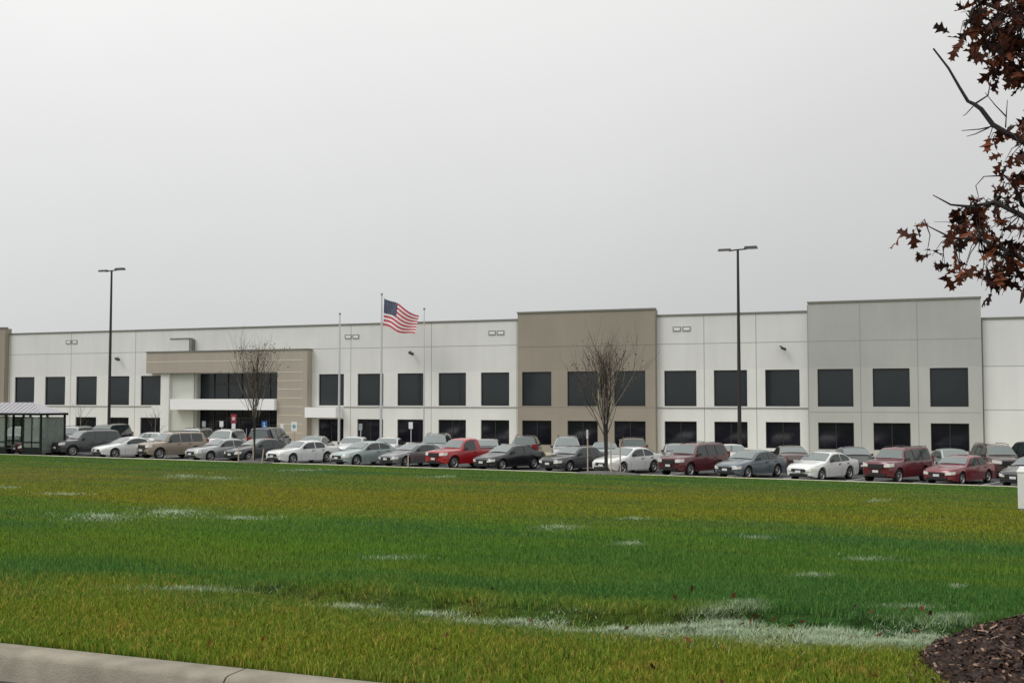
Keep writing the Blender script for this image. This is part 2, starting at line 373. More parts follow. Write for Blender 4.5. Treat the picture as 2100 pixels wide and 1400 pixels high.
# L-shaped portal frame, banded
PX0, PX1 = -67.35, -50.85; y1, y0 = W - .002, W - .75
lx = -53.75
m = MB(); m.prism([(PX0, 6.2), (lx, 6.2), (lx, -.4), (PX1, -.4), (PX1, 8.0), (PX0, 8.0)], y0, y1); m.build('portal', PORTAL, bld, fix=True)
b_ = MB()
for z in (7.2,): b_.box(PX0+.02, PX1-.4, y0-.012, y0-.001, z-.06, z+.03)
for k in range(9):
    z = 6.2 - k*.72
    b_.box(lx+.03, PX1-.4, y0-.012, y0-.001, z-.05, z+.03)
b_.build('portal_groove', mat('portal_light_strip', (.56, .50, .40), .8), bld)
MB().box(PX0-.05, PX1+.05, y0-.06, y1, 8.0, 8.12).build('portal_cap', CAP, bld)
MB().box(-64.4, lx-.01, W-1.15, W-.01, 3.02, 3.94).build('entrance_canopy', BAND, bld)
MB().box(PX1+.01, -47.9, W-1.1, W-.01, 2.42, 3.26).build('side_canopy', BAND, bld)
MB().box(-66.0, -65.1, W-.45, W-.01, -.3, 6.19).build('column', WHITE, bld)
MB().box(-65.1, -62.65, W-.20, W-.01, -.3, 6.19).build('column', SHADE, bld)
sg = MB(); sg.box(-64.95, -63.0, W-.5, W-.01, 8.12, 9.15); s_ = sg.build('wall_box', WHITE, bld)
f = MB(); f.box(-65.0, -62.95, W-.55, W-.0, 9.15, 9.25); f.box(-62.98, -62.72, W-.5, W-.01, 8.12, 9.15); f.build('box_trim', CAP, s_)
# panel joints
def joints(x0, x1, y, xsj, zsj, ztop, mm):
    t = .02
    for x in xsj:
        if x0 < x < x1: MB().box(x-t, x+t, y-.006, y-.001, -.3, ztop).build('panel_joint', mm, bld)
    for z in zsj:
        for a, b in ([(x0+.02, PX0), (PX1, x1-.02)] if x0 == -84.0 else [(x0+.02, x1-.02)]):
            MB().box(a, b, y-.004, y-.002, z-t, z+t).build('panel_joint', mm, bld)
mid = [WX[i] - .64 for i in range(0, 28, 2)]
mid = [WX[i] - .64 for i in range(1, 28, 2)]
joints(-84.0, -32.2, W, [x for x in mid if not PX0 < x < PX1+.2], [8.1, 3.30], MAIN_Z, JOINT)
joints(-32.2, -21.35, W-.55, [], [7.9, 3.30], 10.4, TANJ)
joints(-21.35, -10.4, W, [-17.85, -14.1], [7.95, 3.30], MAIN_Z, JOINT)
joints(-10.4, .78, W-.45, [-6.93, -3.22], [7.93, 3.02], 10.5, JOINT)
joints(.78, 60, W, [4.5, 12, 19.5, 27], [6.08, 3.2], 9.2, JOINT)
MB().box(-10.46, -10.401, W-.44, W-.003, -.3, 10.5).build('downpipe', JOINT, bld)
l = MB(); l.box(.79, .86, W-.05, W-.002, -.3, 9.15); l.build('corner_trim', CAP, bld)
# narrow sill ledge between the storeys
for x0, x1, y in ((-84.0, PX0, W), (-47.8, -32.2, W), (-21.35, -10.4, W)):
    MB().box(x0+.02, x1-.02, y-.05, y-.005, 3.24, 3.29).build('sill_ledge', JOINT, bld)
# scupper pairs high on the white walls
for px, py in ((147, 701), (722, 690), (1018, 682), (1398, 674)):
    p = at(px, py, W); r = MB(); i_ = MB()
    for s in (-.36, .36):
        x = p.x + s; r.box(x-.30, x+.30, W-.06, W-.005, p.z-.17, p.z-.13); r.box(x-.30, x+.30, W-.06, W-.005, p.z+.13, p.z+.17)
        r.box(x-.30, x-.24, W-.06, W-.005, p.z-.11, p.z+.11); r.box(x+.24, x+.30, W-.06, W-.005, p.z-.11, p.z+.11)
        i_.box(x-.24, x+.24, W-.03, W-.006, p.z-.11, p.z+.11)
    o = r.build('roof_scupper', mat('scupper_metal', (.30, .30, .27), .6), bld); i_.build('opening', mat('scupper_inner', (.78, .78, .76), .6), o)
for px, py in ((241, 735), (843, 723), (1606, 713)):
    p = at(px, py, W-.4); m = MB(); m.tube([(p.x-.30, W, p.z+.16), (p.x-.10, W-.28, p.z+.1)], .03)
    o = m.build('floodlight', BLACKM, bld)
    h = MB(); h.add([(p.x-.16, W-.3, p.z+.12), (p.x+.2, W-.3, p.z-.02), (p.x+.2, W-.3, p.z-.20), (p.x-.1, W-.3, p.z-.04),
                     (p.x-.16, W-.62, p.z+.08), (p.x+.2, W-.62, p.z-.06), (p.x+.2, W-.62, p.z-.22), (p.x-.1, W-.62, p.z-.10)],
                    [(0,1,2,3),(7,6,5,4),(0,4,5,1),(1,5,6,2),(2,6,7,3),(3,7,4,0)]); h.build('lamp_head', BLACKM, o)
# rear volume and roof
m = MB(); m.box(-160, .6, W+1.2, W+60, -.8, 9.2); m.box(.6, 60, W+1.2, W+60, -.8, 8.7); m.build('rear_wall', WHITE, bld)
MB().add([(-160, W+.3, 9.25), (60, W+.3, 8.9), (60, W+61, 8.9), (-160, W+61, 9.25)], [(0, 1, 2, 3)]).build('roof', mat('roof_membrane', (.5, .5, .48), .8), bld)

# ------------------------------------------------------------------ lamps and flagpoles
def lamp(px, pytop, q, label):
    p = at(px, pytop, q); z0 = zlot(p.x); H = p.z - z0
    r = empty('street_lamp', (p.x, q, z0), label, 'lamp post', 'tall twin headed car park lamps')
    MB().lathe([(0, 0), (.32, 0), (.32, .75), (.28, .8), (0, .8)], axis='z', n=16).build('base', CONC2, r, smooth=40)
    MB().tube([(0, 0, .8), (0, 0, H*.5), (0, 0, H)], [.135, .115, .08], 12).build('pole', BLACKM, r, smooth=40)
    MB().tube([(-.6, 0, H-.05), (0, 0, H), (.6, 0, H+.02)], .05, 8).build('arm', BLACKM, r)
    for s in (-1, 1):
        h = MB(); x0 = .42*s; x1 = 1.32*s; a, b = min(x0, x1), max(x0, x1); k = .05 if s > 0 else -.05
        h.add([(a,-.2,H-.02+k*.6),(b,-.2,H-.02+k*.6),(b,.2,H-.02+k*.6),(a,.2,H-.02+k*.6),(a+.06,-.15,H+.14+k),(b-.06,-.15,H+.14+k),(b-.06,.15,H+.14+k),(a+.06,.15,H+.14+k)],
              [(0,3,2,1),(4,5,6,7),(0,1,5,4),(1,2,6,5),(2,3,7,6),(3,0,4,7)])
        hd = h.build('lamp_head', BLACKM, r); MB().box(a+.1, b-.1, -.14, .14, H-.035+k*.6, H-.021+k*.6).build('lens', WPAINT, hd)
lamp(229, 555, 75.9, 'tall dark twin headed lamp post left of the entrance portal')
lamp(1513, 512, 75.9, 'tall dark twin headed lamp post behind the slate blue sedan, before the right white wall')
FQ = 78.6
def flagpole(px, pytop, label, r0=.09):
    p = at(px, pytop, FQ); z0 = zlot(p.x) + .14; H = p.z - z0
    r = empty('flagpole', (p.x, FQ, z0), label, 'flagpole', 'pale flagpoles in front of the building')
    MB().tube([(0, 0, 0), (0, 0, H*.5), (0, 0, H-.12)], [r0, r0*.85, r0*.5], 12).build('pole', POLEW, r, smooth=40)
    MB().lathe([(.0, 0), (.2, 0), (.17, .08), (r0+.01, .14)], axis='z', n=16).build('collar', POLEW, r, smooth=40)
    MB().lathe([(0, H-.22), (.07, H-.2), (.1, H-.11), (.07, H-.02), (0, H)], axis='z', n=12).build('ball_finial', mat('finial_metal', (.45, .36, .3), .4, metal=.4), r, smooth=60)
    return p, z0
flagpole(697, 640, 'bare pale flagpole left of the flag, nearest the entrance portal', .1)
fp, fz = flagpole(783, 600, 'tall pale flagpole that carries the striped flag', .11)
flagpole(870, 630, 'bare thin pale flagpole just right of the flag', .06)
# the flag: 5 x 8 ft cloth sagging to the right
def flag_pt(u, v):      # u along the fly, v down the hoist (0..1)
    A = at(788, 612, FQ); B = at(786, 667, FQ); Cc = at(858, 645, FQ); D = at(851, 688, FQ)
    p = A*(1-u)*(1-v) + B*(1-u)*v + Cc*u*(1-v) + D*u*v
    p = p + Vector((0, .12*math.sin(u*8+v*1.5)*min(1, u*4), .05*math.sin(u*7.0+v*2)*min(1, u*3) + .13*math.sin(u*6.6 - 1.2 + v*2.2)*min(1, u*2.2) ))
    return p
NU, NV = 40, 13
m = MB(); me_v = [flag_pt(i/NU, j/26) for j in range(27) for i in range(NU+1)]
fs = []; mi = []
for j in range(26):
    for i in range(NU):
        fs.append((j*(NU+1)+i, (j+1)*(NU+1)+i, (j+1)*(NU+1)+i+1, j*(NU+1)+i+1))
        mi.append(2 if (i < 16 and j < 14) else ((j//2) % 2))
m.add(me_v, fs); m.mi = mi
fred = mat('flag_red', (.50, .06, .08), .8); fwht = mat('flag_white', (.78, .72, .72), .8); fblu = mat('flag_blue', (.012, .03, .085), .8)
fl = m.build('flag', [fred, fwht, fblu], smooth=80)
tag(fl, 'red and white striped flag with starry dark blue canton, flying from the middle pole', 'flag')
s_ = MB()
for r_ in range(9):
    for c_ in range(6 if r_ % 2 == 0 else 5):
        u = (.4*(1 + 2*c_ + (r_ % 2)) / 12); v = (14/26) * (r_+1)/10
        for off in (-.012, .012):
            p = flag_pt(u, v); pts = []
            for k in range(10):
                rad = .042 if k % 2 == 0 else .017; a = math.pi/2 + k*math.pi/5; pts.append(p + Vector((rad*math.cos(a), off, rad*math.sin(a))))
            s_.add(pts, [tuple(range(10))])
s_.build('stars', fwht, fl)
m = MB(); m.tube([(fp.x+.11, FQ, fp.z-.25), flag_pt(0, 0)], .012, 4); m.tube([(fp.x+.09, FQ, flag_pt(0, 1).z-.1), flag_pt(0, 1)], .012, 4); m.build('halyard_clip', fwht, fl)

# ------------------------------------------------------------------ signs by the entrance
def sign(px, pyc, q, w, h, face, label, mark=None, lower=None, shape='box', post=WOOD, grp='small sign posts before the building'):
    p = at(px, pyc, q); z0 = zlot(p.x) + (.14 if q > 77.2 else 0)
    r = empty('sign_post', (p.x, q, z0), label, 'sign', grp); zc = p.z - z0
    MB().tube([(0, 0, 0), (0, 0, zc + h*.4)], .035, 8).build('post', post, r)
    if shape == 'round':
        pan = MB().lathe([(0, -.06), (w/2, -.06), (w/2, -.04), (0, -.04)], n=20, c=(0, 0, zc)).build('sign_panel', face, r)
    else: pan = MB().box(-w/2, w/2, -.065, -.04, zc-h/2, zc+h/2).build('sign_panel', face, r)
    if mark:
        mm, kind = mark; k = MB()
        if kind == 'disc': k.lathe([(0, -.072), (w*.3, -.072), (w*.3, -.066)], n=20, c=(0, 0, zc))
        elif kind == 'chair':                       # accessible-parking pictogram
            y = -.069; s = h
            k.lathe([(0, -.069), (s*.07, -.069), (s*.07, -.066)], n=12, c=(-.02*s, 0, zc+.30*s))
            k.box(-.05*s, .02*s, y, y+.003, zc-.02*s, zc+.2*s); k.box(.02*s, .18*s, y, y+.003, zc-.04*s, zc+.03*s); k.box(.13*s, .19*s, y, y+.003, zc-.25*s, zc-.04*s)
            pts = []
            for i in range(14):
                a = math.radians(110 + i*18); pts.append((.17*s*math.cos(a), y+.001, zc-.13*s+.17*s*math.sin(a)))
            k.tube(pts, .025*s, 4)
        k.build('symbol', mm, pan)
    if lower:
        mm, hh = lower; MB().box(-w*.32, w*.32, -.065, -.04, zc-h/2-hh-.03, zc-h/2-.03).build('lower_panel', mm, r)
sign(419, 869, 77.0, .34, .46, mat('dull_sign', (.30, .34, .34), .6), 'dull grey sign panel left of the white one, before the entrance glass')
sign(455, 869, 77.0, .36, .46, WPAINT, 'small plain white sign panel left of the red sign')
sign(480, 858, 77.0, .54, .72, RED, 'dark red sign with pale disc and white lower panel before the entrance', (mat('pink_disc', (.62, .42, .44), .6), 'disc'), (WPAINT, .6))
sign(543, 874, 76.0, .5, .82, BLUE, 'blue sign with white wheelchair symbol on a tan post', (WPAINT, 'chair'))
sign(579, 875, 77.0, .3, .5, WPAINT, 'narrow white sign panel right of the blue sign')
sign(604, 874, 76.4, .52, .74, WPAINT, 'white sign with teal centre in front of the banded portal leg', (TEAL, 'disc'))
sign(843, 872, 77.0, .34, .5, WPAINT, 'white sign on pale post in front of a lower window right of the flag', post=POLEW)
sign(740, 875, 77.0, .3, .5, mat('dull_sign', (.3, .3, .3), .6), 'dull grey sign panel between the two left flagpoles', post=POLEW)
sign(1205, 890, 60.9, .10, .5, mat('marker_white', (.66, .60, .58), .6), 'tall pale marker post at the kerb left of the right bare tree', post=WOOD)

# ------------------------------------------------------------------ trees
def branchy(m, tw, p, d, L, r, depth, up, spread, ends, sides=5):
    n = 4; pts = [p]; q = p.copy(); dd = d.copy()
    for i in range(n):
        dd = (dd + Vector((random.gauss(0, .07), random.gauss(0, .07), up*.10))).normalized(); q = q + dd * (L/n); pts.append(q.copy())
    (m if depth >= 2 else tw).tube(pts, [r*(1-.55*i/n) for i in range(n+1)], sides if depth > 1 else 4, cap=depth > 1)
    if depth == 0: ends.append(q); return
    k = {4: 5, 3: 5, 2: 4, 1: 3}[depth]
    for i in range(k):
        f = .3 + .7*(i+random.random()*.6)/k; a = pts[min(n, int(f*n))]
        az = random.random()*2*math.pi; s = spread*(.7+.6*random.random())
        side = Vector((math.cos(az), math.sin(az), 0)); nd = (dd*math.cos(s) + side*math.sin(s)).normalized()
        branchy(m, tw, a.copy(), nd, L*(.5+.2*random.random()), r*.5, depth-1, up, spread, ends, 5)
LEAFM = attr_mat('dry_brown_leaf', (.018, .009, .007), (.12, .038, .019), (.28, .080, .035), trans=.30)
LOBES = [(0, 0), (.10, .06), (.16, .02), (.30, .22), (.34, .10), (.46, .12), (.66, .36), (.64, .14), (.76, .12), (.90, .20), (.86, .06), (1.0, 0)]
def leaf_polys(centres, size, rnd_pow=1.5, seed=3, hang=.6):
    """oak leaves as folded lobed outlines, many in one mesh"""
    g = np.random.default_rng(seed); half = LOBES; n = len(half)
    base = [(x, y) for x, y in half] + [(x, -y) for x, y in half[-2:0:-1]]
    V = []; Fs = []; R = []; M = len(base)
    for c in centres:
        s = size * g.uniform(.7, 1.25); d = Vector(g.normal(size=3)); d.z -= hang; d.normalize()
        a = d.cross(Vector(g.normal(size=3))).normalized(); nrm = d.cross(a); o = len(V); k = g.uniform(.1, .5); cu = g.uniform(-.3, .3)
        for x, y in base: V.append(tuple(Vector(c) + d*(x*s) + a*(y*s) + nrm*(abs(y)*k*s + cu*x*x*s)))
        # strips between the two halves
        top = [o+i for i in range(n)]; bot = [o] + [o + M - i for i in range(1, n-1)] + [o+n-1]
        for i in range(n-1):
            f = [bot[i], bot[i+1], top[i+1], top[i]]; f2 = []
            [f2.append(v) for v in f if v not in f2]
            if len(f2) >= 3: Fs.append(tuple(f2))
        rv = g.random() ** rnd_pow; R += [rv]*M
    me = bpy.data.meshes.new('leaves'); me.from_pydata(V, [], Fs); a = me.attributes.new('rnd', 'FLOAT', 'POINT'); a.data.foreach_set('value', R)
    me.materials.append(LEAFM); return me

def vase_tree(px, pybase, q, H, width, label, barks, leaves=0, seed=1, r=.07, stems=2, nlimb=9, d1=2):
    random.seed(seed); p = at(px, pybase, q); z0 = zlawn(p.x, q) if q < 60 else zlot(p.x)
    root = empty('bare_tree', (p.x, q, z0), label, 'tree', 'leafless young trees')
    m = MB(); tw = MB(); ends = []
    for s in range(stems):
        dx = (s-(stems-1)/2)*.13
        dx *= .7; pts = [Vector((dx*.3, 0, 0)), Vector((dx*.4, .01, H*.16)), Vector((dx*.9+random.gauss(0, .02), 0, H*.32)), Vector((dx*2.6, .05*s, H*.50)), Vector((dx*3.4, 0, H*.68))]
        m.tube(pts, [r, r*.85, r*.75, r*.55, r*.3], 8)
        for i in range(nlimb):
            f = .34 + .6*(i/nlimb); k = f*4; a = pts[int(k)].lerp(pts[min(4, int(k)+1)], k-int(k))
            az = i*2.4 + s*1.3 + random.random(); sp = math.radians(random.uniform(15, 34))*(width/H)/.36
            d = Vector((math.cos(az)*math.sin(sp), math.sin(az)*math.sin(sp), math.cos(sp))); L = (H*.95 - a.z)*random.uniform(.45, .72)
            branchy(m, tw, a, d, L, r*.42*(1-f*.4), d1, .55, .42, ends)
    zmax = max(v[2] for v in tw.v); k = H/zmax
    for b_ in (m, tw): b_.v = [(x, y, z*k) for x, y, z in b_.v]
    if isinstance(barks, list):        # dark bark at the foot and in bands up the stems, pale elsewhere
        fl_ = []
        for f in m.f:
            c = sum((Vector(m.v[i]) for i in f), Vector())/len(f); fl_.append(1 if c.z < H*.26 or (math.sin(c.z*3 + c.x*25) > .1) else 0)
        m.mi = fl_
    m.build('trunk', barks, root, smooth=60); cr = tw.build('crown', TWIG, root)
    if leaves:
        pool = [Vector((e.x, e.y, e.z*k)) for e in ends if .56*H < e.z*k < .84*H]
        cs = [random.choice(pool) + Vector((random.gauss(0, .12), random.gauss(0, .12), random.gauss(0, .12))) for _ in range(leaves)]
        tag(link('foliage', leaf_polys(cs, .11, seed=seed), cr), kind='stuff')
    return root
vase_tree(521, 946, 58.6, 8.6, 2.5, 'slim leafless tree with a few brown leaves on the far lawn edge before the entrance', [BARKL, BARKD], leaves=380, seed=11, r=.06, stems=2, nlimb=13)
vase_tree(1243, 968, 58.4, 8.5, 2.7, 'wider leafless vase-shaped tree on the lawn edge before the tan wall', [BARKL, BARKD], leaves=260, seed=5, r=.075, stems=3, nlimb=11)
vase_tree(318, 905, 77.6, 3.6, 1.8, 'small leafless sapling below the window left of the entrance portal', BARKL, seed=8, r=.04, stems=1, nlimb=7, d1=1)
vase_tree(165, 905, 77.6, 4.0, 2.2, 'small leafless sapling beside the bus shelter, in front of the white wall', BARKL, seed=9, r=.04, stems=1, nlimb=7, d1=1)
def mulch_ring(px, py, q, r, label):
    p = at(px, py, q); m = MB(); n = 28; vs = []; fs = []
    for j, (rr, h) in enumerate(((1, 0.0), (.85, .09), (.55, .15), (.2, .17))):
        for i in range(n):
            a = 2*math.pi*i/n; k = r*rr*(1+.08*math.sin(3*a+1)); x, y = p.x+k*math.cos(a)*1.1, q+k*math.sin(a)*.8; vs.append((x, y, zlawn(x, min(y, 59.9))+h+random.uniform(-.02, .02)))
    for j in range(3):
        for i in range(n): fs.append((j*n+i, j*n+(i+1) % n, (j+1)*n+(i+1) % n, (j+1)*n+i))
    fs.append(tuple(range(3*n, 4*n))); m.add(vs, fs); tag(m.build('mulch_bed', SOIL2, smooth=60), label, 'mulch bed', 'mulch beds around the lawn trees')
mulch_ring(521, 950, 58.5, 1.1, 'low grey mulch bed under the slim tree before the entrance')
mulch_ring(1243, 975, 58.0, 1.7, 'wide grey mulch bed under the right bare tree')
def stake(px, pyt, pyb, q, label, lean=0):
    t, b = at(px, pyt, q), at(px, pyb, q); z0 = zlawn(b.x, q)-.02 if q < 60 else zlot(b.x)
    m = MB(); m.tube([(0, 0, 0), (lean, 0, t.z-z0)], .04, 6); o = m.build('tree_stake', WOOD); o.location = (b.x, q, z0)
    tag(o, label, 'stake', 'wooden tree stakes')
stake(519, 905, 946, 58.3, 'short wooden stake right against the slim tree trunk')
stake(537, 920, 948, 58.0, 'leaning wooden stake at the nose of the white sedan', .12)
stake(489, 915, 946, 58.6, 'short wooden stake left of the slim tree')
stake(1253, 905, 968, 58.2, 'wooden stake just right of the wider tree trunk')
stake(1272, 900, 966, 58.8, 'wooden stake farthest right beside the wider tree')
stake(837, 925, 953, 59.3, 'lone thin wooden stake at the kerb left of the red pickup')

# near oak, trunk beyond the right frame edge
tc = Vector((.95, 8.2, zlawn(.95, 8.2))); root = empty('oak_tree', tc, 'tall oak with dark reddish brown autumn leaves reaching in at the right edge', 'tree')
random.seed(21); m = MB(); tw = MB(); leaves = []
def L_(p): return Vector(p) - tc
trunk = [Vector((0, 0, 0)), Vector((.02, 0, 1.2)), Vector((-.03, .03, 2.4)), Vector((.02, 0, 3.6)), Vector((0, .03, 4.8)), Vector((.03, 0, 5.8)), Vector((0, 0, 6.8))]
m.tube(trunk, [.15, .12, .105, .09, .07, .045, .015], 12)
def pw(px, py, q=8.1): return L_(at(px, py, q))
def limb(pts, r0, r1=.006):
    n = len(pts); m.tube(pts, [r0+(r1-r0)*i/(n-1) for i in range(n)], 7); return pts
B1 = limb([trunk[2]+Vector((0, 0, .4)), pw(2160, 330), pw(2100, 292), pw(2062, 272), pw(2036, 256), pw(2012, 224), pw(1998, 214), pw(1985, 208), pw(1968, 180), pw(1945, 140), pw(1914, 100)], .024, .006)
B2 = limb([trunk[1]+Vector((0, 0, 1.0)), pw(2150, 480), pw(2092, 440), pw(2040, 415), pw(1990, 424), pw(1950, 420), pw(1913, 400)], .026, .003)
B3 = limb([trunk[1]+Vector((0, 0, .9)), pw(2140, 560, 7.9), pw(2080, 520, 7.85), pw(2010, 490, 7.8), pw(1952, 488, 7.8), pw(1900, 462, 7.8)], .026, .003)
B4 = limb([trunk[3], pw(2150, 130), pw(2090, 90), pw(2040, 60), pw(1990, 40)], .03, .005)
B5 = limb([trunk[3]+Vector((0, 0, .3)), pw(2160, 60, 8.4), pw(2080, 30, 8.4), pw(2000, 0, 8.4), pw(1960, -60, 8.4)], .03, .005)
B6 = limb([trunk[2], pw(2130, 440, 8.4), pw(2096, 420, 8.4), pw(2080, 380, 8.4), pw(2060, 360, 8.4), pw(2018, 362, 8.4)], .022, .003)
for pts, r in (([pw(1998, 214), pw(2026, 196), pw(2032, 165)], .007), ([pw(2040, 258), pw(2010, 265), pw(1972, 268)], .006), ([pw(2028, 262), pw(2000, 275), pw(1982, 280)], .005), ([pw(1996, 218), pw(1980, 235), pw(1974, 238)], .004),
               ([pw(2064, 240), pw(2040, 215), pw(2020, 190)], .005), ([pw(2062, 262), pw(2064, 230), pw(2066, 205)], .005), ([pw(1975, 425), pw(1950, 455), pw(1915, 455)], .003)): tw.tube(pts, [r, r*.7, r*.4], 5)
allb = B1[1:7] + B2[1:5] + B3[1:] + B4[1:] + B5[1:] + B6[1:]
BS = lambda cy: (B4[1:] + B5[1:]) if cy < 180 else (B1[1:6] if cy < 345 else B2[1:5] + B3[1:] + B6[1:])
CL = [  # px, py, rx, ry, twigs, q
 (2075, 25, 70, 45, 62, 8.2), (2010, 40, 45, 40, 26, 8.2), (2070, 95, 52, 40, 44, 8.1), (2085, 150, 32, 36, 22, 8.1), (2016, 135, 18, 22, 6, 8.0), (2030, 100, 30, 30, 14, 8.2), (1980, 28, 18, 24, 5, 8.1), (1965, 85, 8, 20, 3, 8.1), (1983, 92, 6, 12, 1, 8.1),
 (2088, 262, 20, 16, 9, 8.1), (2094, 306, 12, 12, 3, 8.1), (2024, 290, 12, 12, 3, 8.1), (2053, 328, 9, 10, 2, 8.1),
 (2078, 385, 30, 20, 10, 8.4), (2062, 400, 26, 16, 8, 8.3), (1997, 404, 8, 8, 1, 8.1), (2030, 425, 42, 20, 16, 8.1), (1992, 450, 38, 30, 20, 8.0), (2010, 480, 34, 24, 14, 7.9), (1962, 475, 18, 18, 4, 7.9), (2075, 470, 34, 28, 12, 8.0),
 (1888, 474, 11, 12, 3, 7.8), (1910, 524, 9, 12, 2, 7.8), (1938, 545, 9, 9, 2, 7.8), (1965, 530, 16, 28, 7, 7.8), (1966, 570, 8, 10, 2, 7.8), (2018, 545, 32, 28, 14, 7.8), (2015, 585, 12, 16, 4, 7.8), (2065, 545, 34, 32, 22, 7.9), (2085, 585, 18, 12, 4, 8.0), (2040, 515, 30, 20, 8, 7.8)]
for cx, cy, rx, ry, k, q in CL:
    for _ in range(k if k < 5 else int(k*(.66 if cy < 180 else .55)+.5)):
        while True:
            a, b = random.uniform(-1, 1), random.uniform(-1, 1)
            if a*a+b*b < 1: break
        e = pw(cx+(5 if cx > 1950 else -6)+a*rx*.85, cy+b*ry*.85, q+random.gauss(0, .14)); s = min(BS(cy), key=lambda w: (w-e).length + .12*random.random())
        mid_ = s.lerp(e, .55) + Vector((random.gauss(0, .02), random.gauss(0, .03), .04))
        tw.tube([s, mid_, e], [.0045, .003, .0015], 4, cap=False)
        for i in range(random.choice((1, 2, 3))): leaves.append(e + Vector((random.gauss(0, .035), random.gauss(0, .04), random.gauss(0, .03))))
# the rest of the crown, right of and above the photograph's frame
nb = 0
for i in range(420):
    a = random.uniform(0, 2*math.pi); h = random.uniform(2.2, 7.2); R = 1.75*math.sin(math.pi*min(1, (h-1.6)/6.2))**.7; rr = R*math.sqrt(random.random())
    e = Vector((rr*math.cos(a)+.2, rr*math.sin(a), h)); pr = proj(e+tc)
    if -80 < pr[0] < 2185 and -25 < pr[1] < 1400: continue
    s = trunk[0].lerp(trunk[-1], max(.2, (h-.5-rr*.5)/6.8)); pts = [s, s.lerp(e, .5)+Vector((0, 0, .1)), e]
    inside = False
    for j in range(11):
        w = s.lerp(e, j/10)+tc; pr = proj(w)
        if -80 < pr[0] < 2104 and 0 < pr[1] < 1400: inside = True
    if inside: continue
    tw.tube(pts, [.012, .007, .002], 4, cap=False)
    for j in range(14): leaves.append(e + Vector((random.gauss(0, .13), random.gauss(0, .13), random.gauss(0, .1))))
m.build('trunk', BARKD, root, smooth=60); cr = tw.build('crown', BARKD, root)
tag(link('foliage', leaf_polys(leaves, .125, rnd_pow=1.7, seed=4), cr), kind='stuff')

fl_pts = []
for _ in range(150):
    x, y = random.gauss(-.6, 1.6), random.uniform(5.6, 9.5)
    if y < 9.4: fl_pts.append((x, y, zlawn(x, y) + .035))
tag(link('fallen_leaves', leaf_polys(fl_pts, .065, rnd_pow=.9, seed=44, hang=0)), 'small dry brown leaves fallen on the near grass below the oak', 'leaves', kind='stuff')
# mulch mound at the foot of the oak
MR = 2.6; MC = Vector((2.29, 7.05))
def zmound(x, y):
    a = math.atan2(y-MC.y, x-MC.x); R = MR*(1+.05*math.sin(3*a)+.03*math.sin(7*a+1)); k = math.hypot(x-MC.x, y-MC.y)/R
    return zlawn(x, y) + (.62*(1-k*k)**.85 if k < 1 else -.02)
n = 64; m = MB(); vs = []; fs = []
for j in range(15):
    for i in range(n):
        a = 2*math.pi*i/n; R = MR*(1+.05*math.sin(3*a)+.03*math.sin(7*a+1)); k = 1-(j/15)**1.3
        x, y = MC.x+R*k*math.cos(a), max(5.5, MC.y+R*k*math.sin(a)); vs.append((x, y, zmound(x, y) + (random.uniform(-.02, .025) if j else -.03)))
for j in range(14):
    for i in range(n): fs.append((j*n+i, j*n+(i+1) % n, (j+1)*n+(i+1) % n, (j+1)*n+i))
fs.append(tuple(range(14*n, 15*n))); m.add(vs, fs)
tag(m.build('mulch_mound', SOIL, smooth=80), 'dark brown mulch mound in the bottom right corner under the oak', 'mulch mound')
CHIP = attr_mat('mulch_chip', (.018, .010, .007), (.075, .038, .024), (.40, .27, .20), .9)
N = 42000; a = rng.uniform(0, 2*np.pi, N); rr = MR*np.sqrt(rng.uniform(0, 1.05, N)); X = MC.x+rr*np.cos(a); Y = MC.y+rr*np.sin(a)
keep = (Y > 5.5) & (X < 3.2); X, Y = X[keep], Y[keep]; N = len(X); Z = np.array([max(zmound(x, y), zlawn(x, y)) for x, y in zip(X, Y)])
def chips(X, Y, Z, lmin, lmax, wmin, wmax, tilt, seed):
    g = np.random.default_rng(seed); N = len(X); th = g.uniform(0, 2*np.pi, N); L = g.uniform(lmin, lmax, N)/2; Wd = g.uniform(wmin, wmax, N)/2
    d = np.stack([np.cos(th), np.sin(th), g.normal(0, tilt, N)], 1); s = np.stack([-np.sin(th), np.cos(th), g.normal(0, tilt, N)], 1)
    c = np.stack([X, Y, Z + .008 + g.uniform(0, .02, N)], 1); V = np.empty((N, 4, 3))
    V[:, 0] = c - d*L[:, None] - s*Wd[:, None]*.6; V[:, 1] = c + d*L[:, None]*.9 - s*Wd[:, None]; V[:, 2] = c + d*L[:, None] + s*Wd[:, None]*.7; V[:, 3] = c - d*L[:, None]*.8 + s*Wd[:, None]
    return V.reshape(-1, 3), np.arange(N*4).reshape(N, 4), np.repeat(g.random(N)**2.2, 4)
V, FA, R = chips(X, Y, Z, .012, .055, .006, .020, .4, 5)
tag(link('mulch_chips', raw_mesh('mulch_chips', V, FA, CHIP, R)), 'loose bark chips and dead leaves scattered over the brown mound', 'mulch', kind='stuff')

